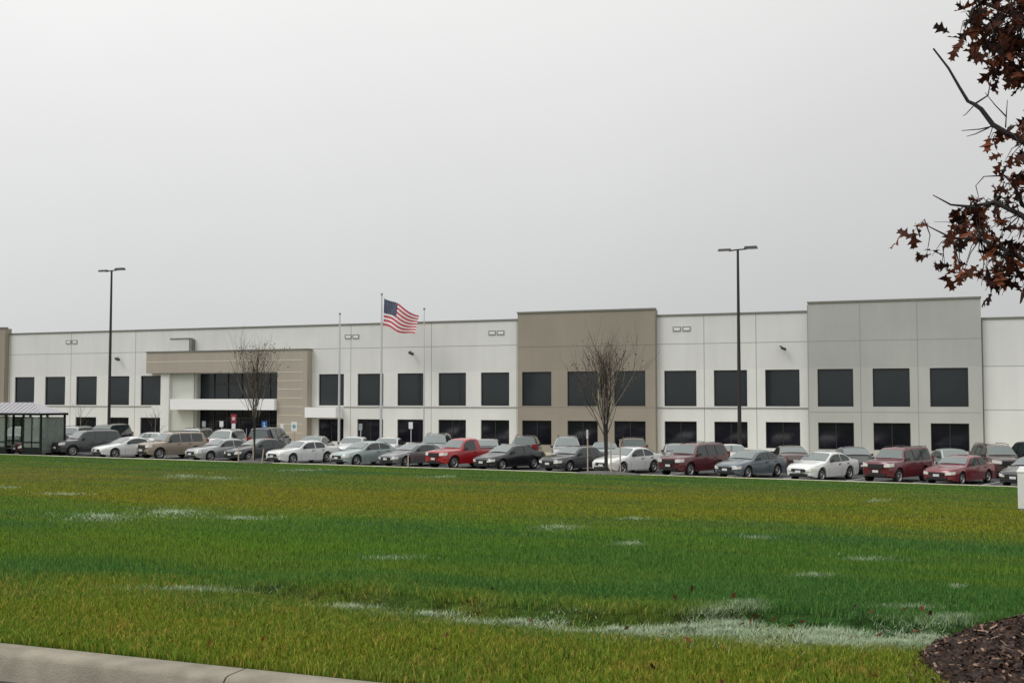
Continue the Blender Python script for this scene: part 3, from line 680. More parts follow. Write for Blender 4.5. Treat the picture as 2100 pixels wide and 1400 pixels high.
# ------------------------------------------------------------------ grass blades (real tufts, denser near the camera)
PATCH = []   # clippings: pixel x, y, half width, half height in the photo -> ground ellipse
def gp(px, py, rx, ry, dens, long_=1.0):
    c = ground(px, py); e1 = ground(px+rx, py); e2 = ground(px, py-ry); PATCH.append((c, e1-c, e2-c, dens, long_))
for args in ((1480, 1298, 190, 15, 4200), (1690, 1298, 190, 15, 2600), (1490, 1282, 90, 16, 1800), (1900, 1308, 90, 16, 1500), (1680, 1314, 170, 19, 5000), (1840, 1320, 140, 18, 4400), (1520, 1262, 50, 9, 1100), (1470, 1276, 60, 10, 1300), (1420, 1288, 80, 9, 1500), (1260, 1293, 170, 9, 2300), (1050, 1274, 140, 7, 1300), (730, 1242, 80, 5, 600), (880, 1258, 100, 5, 500), (380, 1213, 130, 4, 800), (1860, 1264, 70, 5, 400), (1950, 1290, 60, 8, 600),
             (350, 1052, 75, 8, 700), (210, 1062, 75, 7, 800), (500, 1065, 80, 5, 420), (1145, 1083, 50, 5, 200), (1290, 1118, 35, 4, 200), (1785, 1150, 55, 4, 260), (800, 1148, 60, 5, 220), (1300, 1065, 35, 2, 120), (1670, 1185, 50, 4, 120), (1960, 1212, 16, 3, 90), (1550, 1105, 40, 5, 130),
             (130, 1015, 60, 2, 260), (15, 1001, 20, 2, 120), (375, 977, 40, 4, 300), (450, 981, 50, 2, 200), (620, 965, 70, 2, 200), (910, 978, 40, 1.5, 160), (1800, 1027, 30, 2, 100)): gp(*args)
def in_patch(x, y):
    o = np.zeros(len(x))
    for c, a, b, dn, _ in PATCH[:5]:
        M2 = np.array([[a.x, b.x], [a.y, b.y]]); s = np.linalg.solve(M2, np.stack([x-c.x, y-c.y])); o = np.maximum(o, np.clip(1.3-np.hypot(s[0], s[1]), 0, 1))
    return o
def py_near(c): return c.y < 9.5
def paleness(x, y):
    o = np.zeros(len(x)); w = .5+.28*np.sin(x*2.3/np.maximum(.35, y*.06)+1.7*np.sin(y*2.9))+.22*np.sin(x*6.1/np.maximum(.35, y*.06)+y*5.3+2)
    for c, a, b, dn, _ in PATCH:
        M2 = np.array([[a.x, b.x], [a.y, b.y]]); s = np.linalg.solve(M2, np.stack([x-c.x, y-c.y])); k = np.hypot(s[0], s[1])
        o = np.maximum(o, (1. if py_near(c) else .72)*np.exp(-(k/.85)**2)*(.5+.5*w))
    return o
def wedge(r0, r1, n, seed, pad=.17, f0=0., f1=0.):
    g = np.random.default_rng(seed); a0 = math.atan((0-1050)/F)-pad; a1 = math.atan(1050/F)+pad
    r = np.sqrt(g.uniform(r0*r0, r1*r1, n)); a = g.uniform(a0, a1, n) - YAW; x = r*np.sin(a); y = r*np.cos(a)
    pr = np.clip((r-r0)/max(f0, 1e-6), 0, 1)*np.clip((r1-r)/max(f1, 1e-6), 0, 1); k = g.random(n) < pr; k &= (y > 5.44) & (y < 59.95); k &= y < 58.85; k &= np.hypot(x-MC.x, y-MC.y) > MR*(1.0+.05*np.sin(5*np.arctan2(y-MC.y, x-MC.x)))*.97
    return x[k], y[k]
def blades(name, r0, r1, n, h, w, seed, seg=True, f0=0., f1=0.):
    x, y = wedge(r0, r1, n, seed, f0=f0, f1=f1); g = np.random.default_rng(seed+1); N = len(x); z = vz(x, y)
    th = g.uniform(0, 2*np.pi, N); ln = g.uniform(.15, .75, N); H = h*g.uniform(.45, 1.15, N); rq = np.array([ridge_q(t) for t in x])
    dr = y-rq-.10*np.sin(0*x)
    H = H*(1+.45*np.exp(-((dr-.24)/.16)**2)*(x > -5.8)); H = H*(1-.45*((dr > -.45) & (dr < -.1))*np.clip((x+6)/1.2, 0, 1)); H = H*(1-.8*((dr > -.12) & (dr < .03) & (x > -5.6) & (x < 1.4) & (g.random(N) < .80))); H = H*(1-.55*in_patch(x, y)); wd = w*g.uniform(.6, 1.3, N)
    d = np.stack([np.cos(th), np.sin(th), np.zeros(N)], 1); s = np.stack([-np.sin(th), np.cos(th), np.zeros(N)], 1); b = np.stack([x, y, z+.002], 1)
    th2 = g.uniform(0, 2*np.pi, N); s = np.stack([np.cos(th2), np.sin(th2), np.zeros(N)], 1); up = np.array([0, 0, 1.])
    pl = np.clip(paleness(x, y)*1.25*(g.random(N) < .75)*g.uniform(.5, 1.1, N), 0, .95); col = np.repeat(g.random(N), 3)
    if seg:
        V = np.empty((N, 5, 3)); m1 = b + up*(H*.6)[:, None] + d*(H*ln*.3)[:, None]; tip = b + up*(H)[:, None]*(1-.3*ln[:, None]) + d*(H*ln)[:, None]
        V[:, 0] = b - s*wd[:, None]/2; V[:, 1] = b + s*wd[:, None]/2; V[:, 2] = m1 + s*wd[:, None]*.35; V[:, 3] = m1 - s*wd[:, None]*.35; V[:, 4] = tip
        FA = np.arange(N)[:, None, None]*5 + np.array([[0, 1, 2], [0, 2, 3], [3, 2, 4]])[None]; rn = np.repeat(g.random(N), 5); return V.reshape(-1, 3), FA.reshape(-1, 3), rn, np.repeat(pl, 5)
    V = np.empty((N, 3, 3)); V[:, 0] = b - s*wd[:, None]/2; V[:, 1] = b + s*wd[:, None]/2; V[:, 2] = b + up*H[:, None] + d*(H*ln*.6)[:, None]
    return V.reshape(-1, 3), (np.arange(N*3)).reshape(N, 3), col, np.repeat(pl, 3)
parts = [blades('g', 5.4, 12, 400000, .060, .0075, 31, True, 0, 4), blades('g', 8.2, 21, 320000, .058, .011, 41, False, 4, 8), blades('g', 13, 42, 300000, .052, .019, 51, False, 9, 18), blades('g', 24, 84, 185000, .045, .036, 61, False, 18, 0)]
V = []; FA = []; R = []; PL = []; o = 0
for v, f, r, p_ in parts: V.append(v); FA.append(f+o); R.append(r); PL.append(p_); o += len(v)
g_ = link('grass', raw_mesh('grass', np.concatenate(V), np.concatenate(FA), GB, np.concatenate(R), np.concatenate(PL)))
tag(g_, 'short mown green and olive lawn grass in front of the car park', 'grass', kind='stuff')
CLIP = attr_mat('pale_clippings', (.12, .22, .08), (.28, .36, .22), (.46, .52, .38), .9)
V = []; FA = []; R = []; o = 0
for i, (c, a, b, dn, ls) in enumerate(PATCH):
    g = np.random.default_rng(100+i); n = int(dn*1.1); rho = np.abs(g.normal(0, .72, n)); an = g.uniform(0, 2*np.pi, n); X = c.x + a.x*rho*np.cos(an) + b.x*rho*np.sin(an); Y = c.y + a.y*rho*np.cos(an) + b.y*rho*np.sin(an)
    k = (Y < 58.8) & (g.random(n) < .25 + .75*(np.sin(X*9/max(1, .12*math.hypot(c.x, c.y)) + 3*np.sin(Y*5)) > -.2)) & (Y > 5.4) & (np.hypot(X-MC.x, Y-MC.y) > MR*.98); X, Y = X[k], Y[k]
    dist = math.hypot(c.x, c.y); s = max(1, dist/9)**.75; Z = vz(X, Y) + (.03 if dist < 12 else .045)
    n = len(X); th = g.uniform(0, 2*np.pi, n); ln = g.uniform(.02, .07, n)*s; hh = g.uniform(.010, .045, n)*s**.5; wd = g.uniform(.0012, .0030, n)*s; Z = vz(X, Y) + .016
    B = np.stack([X, Y, Z], 1); dv = np.stack([np.cos(th)*ln, np.sin(th)*ln, hh], 1); sd_ = np.stack([-np.sin(th)*wd, np.cos(th)*wd, wd*0], 1)
    v = np.stack([B-sd_, B+sd_, B+dv], 1).reshape(-1, 3); f = np.arange(n*3).reshape(n, 3); r = np.repeat(g.random(n), 3)
    V.append(v); FA.append(f+o); R.append(np.sqrt(r)); o += len(v)
tag(link('grass_clippings', raw_mesh('grass_clippings', np.concatenate(V), np.concatenate(FA), CLIP, np.concatenate(R))), 'pale dried grass clippings lying in rows and patches on the lawn', 'clippings', kind='stuff')

# ------------------------------------------------------------------ white cabinet at the right edge
p = ground(2088, 1047); r = empty('utility_cabinet', (p.x, p.y, p.z-.02), 'white utility cabinet on the lawn, cut by the right frame edge', 'cabinet'); r.rotation_euler = (0, 0, math.radians(-2.8))
m = MB(); m.box(0, 1.1, 0, .7, .08, .98); m.build('body', WPAINT, r)
m = MB(); m.add([(-.02,-.02,.982),(1.12,-.02,.982),(1.12,.72,.982),(-.02,.72,.982),(.05,.04,1.09),(1.05,.04,1.09),(1.05,.66,1.09),(.05,.66,1.09)], [(0,3,2,1),(4,5,6,7),(0,1,5,4),(1,2,6,5),(2,3,7,6),(3,0,4,7)]); m.build('lid', WPAINT, r)
MB().box(.03, 1.07, .03, .67, -.05, .078).build('plinth', CONC2, r)
m = MB(); m.box(.12, .54, -.012, -.001, .2, .88); m.box(.56, .98, -.012, -.001, .2, .88); d = m.build('door', WPAINT, r); MB().box(.49, .52, -.04, -.013, .5, .62).build('handle', BLACKM, d)

# ------------------------------------------------------------------ bus shelter
e = at(134, 900, 62.8); x1 = e.x; x0 = x1 - 9.4; ya, yb = 60.5, 62.7; z0 = zlot(x1)
r = empty('bus_shelter', (x0, ya, z0), 'dark framed glass bus shelter with ribbed pale metal roof at the left edge', 'bus shelter'); Lx = x1-x0; D = yb-ya
EZ = at(137, 847, ya).z - z0; RZ = at(80, 825, (ya+yb)/2).z - z0 ; hip = 1.75
m = MB(); vs = [(-.15,-.15,EZ),(Lx+.15,-.15,EZ),(Lx+.15,D+.15,EZ),(-.15,D+.15,EZ),(hip,D/2,RZ),(Lx-hip,D/2,RZ)]
m.add(vs, [(0,1,5,4),(1,2,5),(2,3,4,5),(3,0,4),(0,3,2,1)]); rf = m.build('roof', RIB, r)
k = MB(); 
for i in range(int(Lx/.42)+1):
    x = .05+i*.42; 
    # standing seams run up the slope
    t = 1.0
    if x < hip: t = (x+.15)/(hip+.15)
    if x > Lx-hip: t = (Lx+.15-x)/(hip+.15)
    k.tube([(x, -.15, EZ+.02), (x, -.15+(D/2+.15)*t, EZ+(RZ-EZ)*t+.02)], .022, 4)
k.build('roof_seam', mat('seam_metal', (.42, .41, .43), .5), rf)
MB().box(-.17, Lx+.17, -.17, D+.17, EZ-.16, EZ-.001).build('fascia', RIBD, r)
xsn = [i*Lx/6 for i in range(7)]
for x in xsn:
    for y in (0, D): 
        if 0 <= x <= Lx: MB().box(x-.07, x+.07, y-.05, y+.05, 0, EZ-.161).build('post', RIBD, r)
GP = clear_glass('shelter_glass')
for i in range(6):
    a, b = xsn[i]+.05, xsn[i+1]-.05; c = (a+b)/2
    for y in (0, D):
        if y == 0 and i in (1, 4): continue
        g1 = MB().box(a, b, y-.008, y+.008, .64, EZ-.3).build('glass_panel', GP, r)
        f = MB(); f.box(c-.045, c+.045, y-.03, y-.009, .64, EZ-.3); f.box(a, b, y-.03, y-.009, .95, 1.03); f.build('glazing_bar', RIBD, g1)
        MB().box(a, b, y-.03, y+.03, .1, .62).build('kick_panel', RIBD, r)
for x in (0, Lx): MB().box(x-.008, x+.008, .05, D-.05, .25, EZ-.3).build('glass_panel', GP, r)
m = MB(); m.box(.6, Lx-.6, D-.55, D-.12, .44, .48); bn = m.build('bench', WOOD, r)
m = MB(); [m.box(x-.03, x+.03, D-.5, D-.16, 0, .439) for x in (1.0, Lx/2, Lx-1.0)]; m.build('bench_leg', RIBD, bn)

# ------------------------------------------------------------------ cars
CARK = {
 'sedan': dict(L=4.75, W=1.80, clr=.20, wr=.33, wb=2.72, fo=.93, top=[(0,.60),(.04,.70),(.12,.76),(.5,.86),(1.25,.97),(1.35,.995),(2.10,1.38),(2.3,1.425),(2.75,1.45),(3.15,1.42),(3.35,1.37),(3.95,1.07),(4.05,1.05),(4.6,1.01),(4.68,.95),(4.75,.70)],
    belt=[(0,.62),(1.3,.90),(2.5,.93),(4.1,.97),(4.75,.92)], ws=(1.40,2.08), rw=(3.38,3.93), sw=[(1.78,2.78),(2.86,3.62)]),
 'oldsedan': dict(L=4.9, W=1.80, clr=.19, wr=.32, wb=2.75, fo=1.0, top=[(0,.58),(.04,.70),(.12,.78),(.5,.86),(1.4,.95),(1.5,.97),(2.12,1.33),(2.3,1.38),(2.75,1.41),(3.25,1.39),(3.42,1.34),(3.88,1.04),(3.95,1.02),(4.78,.99),(4.85,.93),(4.9,.62)],
    belt=[(0,.60),(1.4,.87),(2.5,.90),(4.1,.93),(4.9,.9)], ws=(1.55,2.1), rw=(3.45,3.86), sw=[(1.85,2.75),(2.83,3.55)]),
 'boxsuv': dict(L=4.6, W=1.85, clr=.28, wr=.37, wb=2.68, fo=.80, top=[(0,.82),(.02,1.0),(.08,1.08),(.6,1.12),(1.22,1.15),(1.3,1.17),(1.72,1.68),(1.86,1.74),(2.6,1.77),(4.1,1.76),(4.3,1.74),(4.38,1.70),(4.52,1.16),(4.56,1.08),(4.6,.80)],
    belt=[(0,.86),(1.2,1.08),(4.6,1.10)], ws=(1.34,1.69), rw=(4.39,4.5), sw=[(1.58,2.4),(2.48,3.25),(3.33,4.2)]),
 'coupe': dict(L=4.6, W=1.78, clr=.19, wr=.32, wb=2.62, fo=.95, top=[(0,.56),(.04,.66),(.12,.71),(.6,.82),(1.3,.93),(1.4,.955),(2.2,1.30),(2.45,1.35),(2.8,1.37),(3.1,1.33),(3.3,1.28),(3.95,1.03),(4.05,1.02),(4.48,.98),(4.54,.92),(4.6,.66)],
    belt=[(0,.58),(1.3,.86),(2.5,.89),(4.1,.95),(4.6,.9)], ws=(1.45,2.18), rw=(3.33,3.9), sw=[(1.9,3.35)]),
 'suv': dict(L=4.7, W=1.84, clr=.27, wr=.37, wb=2.72, fo=.88, top=[(0,.80),(.03,.98),(.12,1.04),(.6,1.10),(1.2,1.14),(1.28,1.16),(1.82,1.66),(2.0,1.72),(2.6,1.76),(3.8,1.75),(4.25,1.72),(4.35,1.68),(4.58,1.14),(4.64,1.08),(4.7,.80)],
    belt=[(0,.84),(1.2,1.06),(4.7,1.10)], ws=(1.32,1.79), rw=(4.36,4.56), sw=[(1.62,2.45),(2.53,3.3),(3.38,4.18)]),
 'van': dict(L=4.95, W=1.92, clr=.2, wr=.34, wb=2.9, fo=.95, top=[(0,.66),(.04,.80),(.14,.88),(.5,.98),(.95,1.08),(1.05,1.11),(1.95,1.66),(2.15,1.71),(2.8,1.76),(4.2,1.74),(4.5,1.70),(4.85,1.1),(4.9,1.0),(4.95,.7)],
    belt=[(0,.7),(1.0,.98),(4.95,1.04)], ws=(1.12,1.92), rw=(4.53,4.82), sw=[(1.65,2.5),(2.58,3.5),(3.58,4.4)]),
 'fullvan': dict(L=5.2, W=1.98, clr=.25, wr=.37, wb=3.2, fo=.85, top=[(0,.9),(.03,1.06),(.14,1.12),(.5,1.18),(.9,1.24),(.98,1.27),(1.6,1.86),(1.8,1.93),(2.6,1.98),(4.6,1.97),(5.0,1.93),(5.1,1.88),(5.17,1.1),(5.2,.85)],
    belt=[(0,.94),(1.0,1.15),(5.2,1.18)], ws=(1.02,1.57), rw=(5.105,5.16), sw=[(1.45,2.35),(2.45,3.5),(3.6,4.8)]),
 'pickup': dict(L=5.3, W=1.90, clr=.30, wr=.38, wb=3.25, fo=.88, top=[(0,.82),(.03,1.0),(.12,1.06),(.6,1.11),(1.35,1.15),(1.43,1.17),(1.98,1.66),(2.12,1.72),(2.5,1.77),(2.95,1.75),(3.05,1.70),(3.16,1.18),(3.18,1.12),(4.6,1.10),(5.25,1.10),(5.3,.9)],
    belt=[(0,.86),(1.3,1.06),(5.3,1.07)], ws=(1.47,1.95), rw=(3.06,3.15), sw=[(1.78,2.72)]),
}
def lerp_tab(tab, s):
    for (a, b), (c, d) in zip(tab, tab[1:]):
        if s <= c: return b + (d-b)*(s-a)/max(1e-9, c-a)
    return tab[-1][1]
CGLASS = mat('car_glass', (.075, .105, .100), .06, spec=1.0, coat=.5); TYRE = mat('tyre_rubber', (.012, .012, .012), .85); RIM = mat('alloy_rim', (.42, .42, .42), .35, metal=.7)  # windscreen base colour lightened to stand in for the sky's reflection
CGLASS2 = mat('car_side_glass', (.018, .028, .027), .05, spec=.8); HEAD = mat('headlight_lens', (.62, .60, .55), .15, spec=.8); TAILM = mat('taillight_lens', (.25, .01, .01), .2); TRIM = mat('black_plastic', (.015, .015, .015), .6); PLATE = mat('licence_plate', (.65, .66, .68), .5); CHROME = mat('chrome_trim', (.55, .55, .55), .2, metal=.9)
def paint(name, col, rough=.35, metal=.15): return mat('paint_' + name, col, rough*.8, metal=metal, coat=1.)
CARMESH = {}
def car_meshes(kind):
    if kind in CARMESH: return CARMESH[kind]
    k = CARK[kind]; L, Wd = k['L'], k['W']; axF = k['fo']; axR = k['fo'] + k['wb']; wr = k['wr']; zax = wr
    S = sorted({round(x, 3) for x in [a for a, _ in k['top']] + [i*.15 for i in range(int(L/.15)+1)] + [ax + wr*1.18*math.sin(math.radians(t)) for ax in (axF, axR) for t in range(-90, 91, 15)] + [L] if 0 <= x <= L})
    def top(s): return lerp_tab(k['top'], s)
    def belt(s): return min(lerp_tab(k['belt'], s), top(s)-.03)
    def plan(s):
        a = min(1, s/.75); b = min(1, (L-s)/.6); return Wd/2*(1-.20*(1-a)**2.4)*(1-.14*(1-b)**2.4)
    def bot(s):
        z = k['clr'] + .10*max(0, 1-s/.4) + .12*max(0, 1-(L-s)/.4)
        for ax in (axF, axR):
            R = wr*1.18; d = abs(s-ax)
            if d < R*1.0001: z = max(z, zax + math.sqrt(max(0, R*R-d*d)))
        return z
    tum = .40
    def side_y(s, z):
        w = plan(s); b = belt(s)
        return w*.955 - tum*max(0, z-b)
    def sec(s):
        w, zt, b, z0 = plan(s), top(s), belt(s), bot(s); ye = side_y(s, zt-.03); zm = max(min(.56, b-.1), z0+.03)
        cr = .035 if zt > 1.2 else .03; b = max(b, z0+.06)
        return [(0, z0), (w*.86, z0), (w*.965, z0+.012), (w, zm), (w*.99, (zm+b)/2), (w*.955, b), (max(.2, ye+.006), zt-.045), (max(.18, ye-.05), zt-.008), (ye*.55, zt+cr*.7), (0, zt+cr)]
    secs_ = [sec(s) for s in S]; n = len(secs_[0]); m = MB(); vs = []
    for s, q in zip(S, secs_):
        x = L/2 - s
        bow = lambda y: -(.16 if s < .3 else 0)*(abs(y)/(Wd/2))**2*max(0, 1-s/.3)      # rounded nose in plan
        vs += [(x+bow(y), y, z) for y, z in q] + [(x+bow(y), -y, z) for y, z in q[-2:0:-1]]
    M_ = 2*n-2; fs = []
    for i in range(len(S)-1):
        for j in range(M_): fs.append((i*M_+j, i*M_+(j+1) % M_, (i+1)*M_+(j+1) % M_, (i+1)*M_+j))
    fs += [tuple(range(M_)), tuple(range((len(S)-1)*M_, len(S)*M_))[::-1]]
    m.add(vs, fs)
    body = m.mesh('body', TRIM, 32)
    import bmesh
    bm = bmesh.new(); bm.from_mesh(body); bmesh.ops.recalc_face_normals(bm, faces=bm.faces); bm.to_mesh(body); bm.free()
    out = {'body': body}
    def patch(sa, sb, ya, yb, off, ns=4, ny=6):
        g = MB(); vs = []; fs = []
        for i in range(ns+1):
            s = sa+(sb-sa)*i/ns; zt = top(s); ye = side_y(s, zt-.03)-.06
            for j in range(ny+1):
                t = -1+2*j/ny; y = t*ye; zc = zt + .03*(1-t*t) - .004; sl = (top(s+.02)-top(s-.02))/.04; nx, nz = sl, 1.; q = math.hypot(nx, nz); vs.append((L/2-s+off*nx/q, y, zc+off*nz/q))
        for i in range(ns):
            for j in range(ny): fs.append((i*(ny+1)+j, (i+1)*(ny+1)+j, (i+1)*(ny+1)+j+1, i*(ny+1)+j+1))
        g.add(vs, fs); return g
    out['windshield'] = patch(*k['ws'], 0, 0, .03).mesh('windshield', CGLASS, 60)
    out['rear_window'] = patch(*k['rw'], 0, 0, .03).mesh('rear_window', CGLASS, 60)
    out['side_window'] = []
    for a, b in k['sw']:
        for sg in (1, -1):
            g = MB(); vs = []; fs = []; ns = 8
            for i in range(ns+1):
                s = a+(b-a)*i/ns; z0_ = belt(s)+.035; z1_ = max(z0_+.004, min(top(s)-.10, top(s)-.10))
                for t in (0, .5, 1):
                    z = z0_+(z1_-z0_)*t; vs.append((L/2-s, sg*(side_y(s, z)+.022), z))
            for i in range(ns):
                for j in range(2):
                    f = (i*3+j, (i+1)*3+j, (i+1)*3+j+1, i*3+j+1); fs.append(f if sg < 0 else f[::-1])
            g.add(vs, fs); out['side_window'].append(g.mesh('side_window', CGLASS2))
    hz = top(.06)-.13; pf = plan(.05)
    out['headlight'] = []; out['taillight'] = []
    big = kind in ('suv', 'boxsuv', 'pickup', 'fullvan')
    for sg in (1, -1):
        h = MB(); y0_, y1_ = sg*pf*.60, sg*pf*.97; hh = .085 if big else .07
        bow = lambda y: -.16*(abs(y)/(Wd/2))**2
        vs = []
        for y, dx, dz in ((y0_, .012, 0), ((y0_+y1_)/2, .016, .01), (y1_, .02, .02), (sg*(plan(.3)+.012), -.30, .04)):
            xb = L/2 + (bow(y) if dx > -.1 else 0) + dx; vs += [(xb, y, hz-hh+dz), (xb-.035, y, hz+hh+dz), (xb-.12, y*.97, hz-hh+dz), (xb-.12, y*.97, hz+hh+dz)]
        fs = []
        for i in range(3): fs += [(i*4, i*4+4, i*4+5, i*4+1), (i*4+1, i*4+5, i*4+7, i*4+3)]
        h.add(vs, fs); out['headlight'].append(h.mesh('headlight', HEAD, 40))
        t = MB(); yt = plan(L-.02); zt = belt(L-.1)-.16
        t.box(-L/2-.012, -L/2+.16, min(sg*yt*.62, sg*(yt*1.0)), max(sg*yt*.62, sg*(yt*1.0)), zt-.1, zt+.09 + (.25 if big and kind != 'pickup' else 0)); out['taillight'].append(t.mesh('taillight', TAILM))
    g = MB(); gw = pf*.52; gz0, gz1 = hz-.09-(.06 if big else 0), hz+.06
    g.box(L/2-.14, L/2+.010, -gw, gw, gz0, gz1); out['grille'] = g.mesh('grille', TRIM)
    g = MB(); g.box(L/2-.2, L/2-.012, -pf*.7, pf*.7, .27 if not big else .36, .40 if not big else .5); g.box(L/2-.02, L/2+.006, -gw*.9, gw*.9, .30 if not big else .42, .40 if not big else .52); out['air_intake'] = g.mesh('air_intake', TRIM)
    g = MB(); g.box(L/2+.0, L/2+.022, -.16, .16, .44 if not big else .56, .56 if not big else .68); out['licence_plate'] = g.mesh('licence_plate', PLATE)
    g = MB(); g.box(-L/2-.02, -L/2+.0, -.16, .16, .60, .72); out['rear_plate'] = g.mesh('licence_plate', PLATE)
    out['side_mirror'] = []
    sm = k['sw'][0][0]+.02; zb = belt(sm)+.10
    for sg in (1, -1):
        g = MB(); yy = side_y(sm, zb); g.add([(L/2-sm+.08, sg*(yy-.02), zb-.05), (L/2-sm-.06, sg*(yy-.02), zb-.05), (L/2-sm-.05, sg*(yy+.20), zb-.03), (L/2-sm+.05, sg*(yy+.19), zb-.03),
               (L/2-sm+.06, sg*(yy-.02), zb+.04), (L/2-sm-.06, sg*(yy-.02), zb+.06), (L/2-sm-.05, sg*(yy+.19), zb+.09), (L/2-sm+.04, sg*(yy+.18), zb+.08)], [(0,1,2,3),(7,6,5,4),(0,4,5,1),(1,5,6,2),(2,6,7,3),(3,7,4,0)])
        out['side_mirror'].append(g.mesh('side_mirror', TRIM))
    out['door_handle'] = []
    for a, b in k['sw'][:2]:
        for sg in (1, -1):
            s = b-.16; z = belt(s)-.10; g = MB(); y = plan(s)*.99; g.box(L/2-s-.08, L/2-s+.08, min(sg*(y-.02), sg*(y+.03)), max(sg*(y-.02), sg*(y+.03)), z-.015, z+.02); out['door_handle'].append(g.mesh('door_handle', TRIM))
    # door shut lines as thin dark strips in the side
    g = MB()
    cuts = [k['sw'][0][0]-.22] + [b+.04 for a, b in k['sw'][:2]]
    for s in cuts:
        for sg in (1, -1):
            w = plan(s); b = belt(s); g.add([(L/2-s+.008, sg*(w*.968+.004), bot(s)+.05), (L/2-s-.008, sg*(w*.968+.004), bot(s)+.05), (L/2-s-.008, sg*(w+.004), .57), (L/2-s+.008, sg*(w+.004), .57), (L/2-s-.008, sg*(w*.958+.005), b), (L/2-s+.008, sg*(w*.958+.005), b)], [(0,1,2,3), (3,2,4,5)])
    out['door_gap'] = g.mesh('door_gap', TRIM)
    if kind in ('suv', 'van', 'boxsuv'):
        g = MB()
        for sg in (1, -1):
            pts = [(L/2-s, sg*(side_y(s, top(s))-.03), top(s)+.055) for s in (2.1, 2.6, 3.2, 3.8, 4.15)]; pts = [(pts[0][0]+.05, pts[0][1], pts[0][2]-.05)] + pts + [(pts[-1][0]-.05, pts[-1][1], pts[-1][2]-.06)]; g.tube(pts, .018, 5)
        out['roof_rail'] = g.mesh('roof_rail', TRIM)
    if kind == 'pickup':
        g = MB(); g.box(-L/2+.08, -L/2+(L-3.28), -Wd/2+.13, Wd/2-.13, 1.10, 1.155); out['bed_cover'] = g.mesh('bed_cover', TRIM)
    # wheel
    t = MB(); t.lathe([(wr*.62, -.10), (wr*.9, -.11), (wr*.99, -.085), (wr, -.05), (wr, .05), (wr*.99, .085), (wr*.9, .11), (wr*.62, .10)], n=24)
    out['tyre'] = t.mesh('tyre', TYRE, 40)
    t = MB(); t.lathe([(0, .09), (.05, .095), (.07, .07), (wr*.5, .055), (wr*.60, .105), (wr*.64, .10)], n=20)
    t.m = 1
    for i in range(5):
        a = 2*math.pi*i/5+.3; c, s = math.cos(a), math.sin(a); p = [(.09, -.035), (wr*.46, -.06), (wr*.46, .06), (.09, .035)]
        t.add([(u*c-v*s, .078, u*s+v*c) for u, v in p], [(0, 1, 2, 3)])
    out['rim'] = t.mesh('rim', [RIM, TRIM], 40)
    out['axles'] = [(L/2-axF, 1), (L/2-axF, -1), (L/2-axR, 1), (L/2-axR, -1)]; out['track'] = Wd/2-.135; out['zax'] = zax
    CARMESH[kind] = out; return out
BODYC = {}
def car(kind, color, x, y, ang, label, cat='car', name='parked_car', group='cars parked in rows in front of the building', low=None):
    o = car_meshes(kind); r = empty(name, (x, y, zlot(x)+.003), label, cat, group, math.radians(ang))
    key = (kind, color.name)
    if key not in BODYC: b = o['body'].copy(); b.materials[0] = color; BODYC[key] = b
    link('body', BODYC[key], r)
    for nm in ('windshield', 'rear_window', 'grille', 'air_intake', 'licence_plate', 'door_gap', 'roof_rail', 'bed_cover'):
        if nm in o: link(nm, o[nm], r)
    link('licence_plate', o['rear_plate'], r)
    for nm in ('side_window', 'headlight', 'taillight', 'side_mirror', 'door_handle'):
        for mm in o[nm]: link(nm, mm, r)
    for i, (ax, sg) in enumerate(o['axles']):
        w = bpy.data.objects.new('wheel', None); C.objects.link(w); w.parent = r; w.location = (ax, sg*o['track'], o['zax']); w.rotation_euler = (0, random.uniform(0, 1.2), 0 if sg > 0 else math.pi); w.empty_display_size = .1
        link('tyre', o['tyre'], w); link('rim', o['rim'], w)
    return r
pw_ = paint('white', (.72, .73, .72), .3, 0); ps = paint('silver', (.38, .40, .40), .35, .5); pg = paint('charcoal', (.045, .047, .052), .35, .3); pk = paint('black', (.010, .010, .014), .3, 0)
pt = paint('tan', (.30, .245, .19), .4, .3); pr = paint('red', (.36, .012, .018), .35, 0); pm = paint('maroon', (.10, .012, .018), .35, .1); pc = paint('crimson', (.19, .018, .030), .35, .1)
pb = paint('slate', (.11, .135, .155), .35, .3); pt2 = paint('pale_teal', (.34, .41, .40), .35, .3); pd = paint('steel', (.17, .18, .19), .35, .4); pbr = paint('brown', (.11, .075, .065), .4, .2); pnv = paint('navy', (.02, .028, .06), .35, .2)
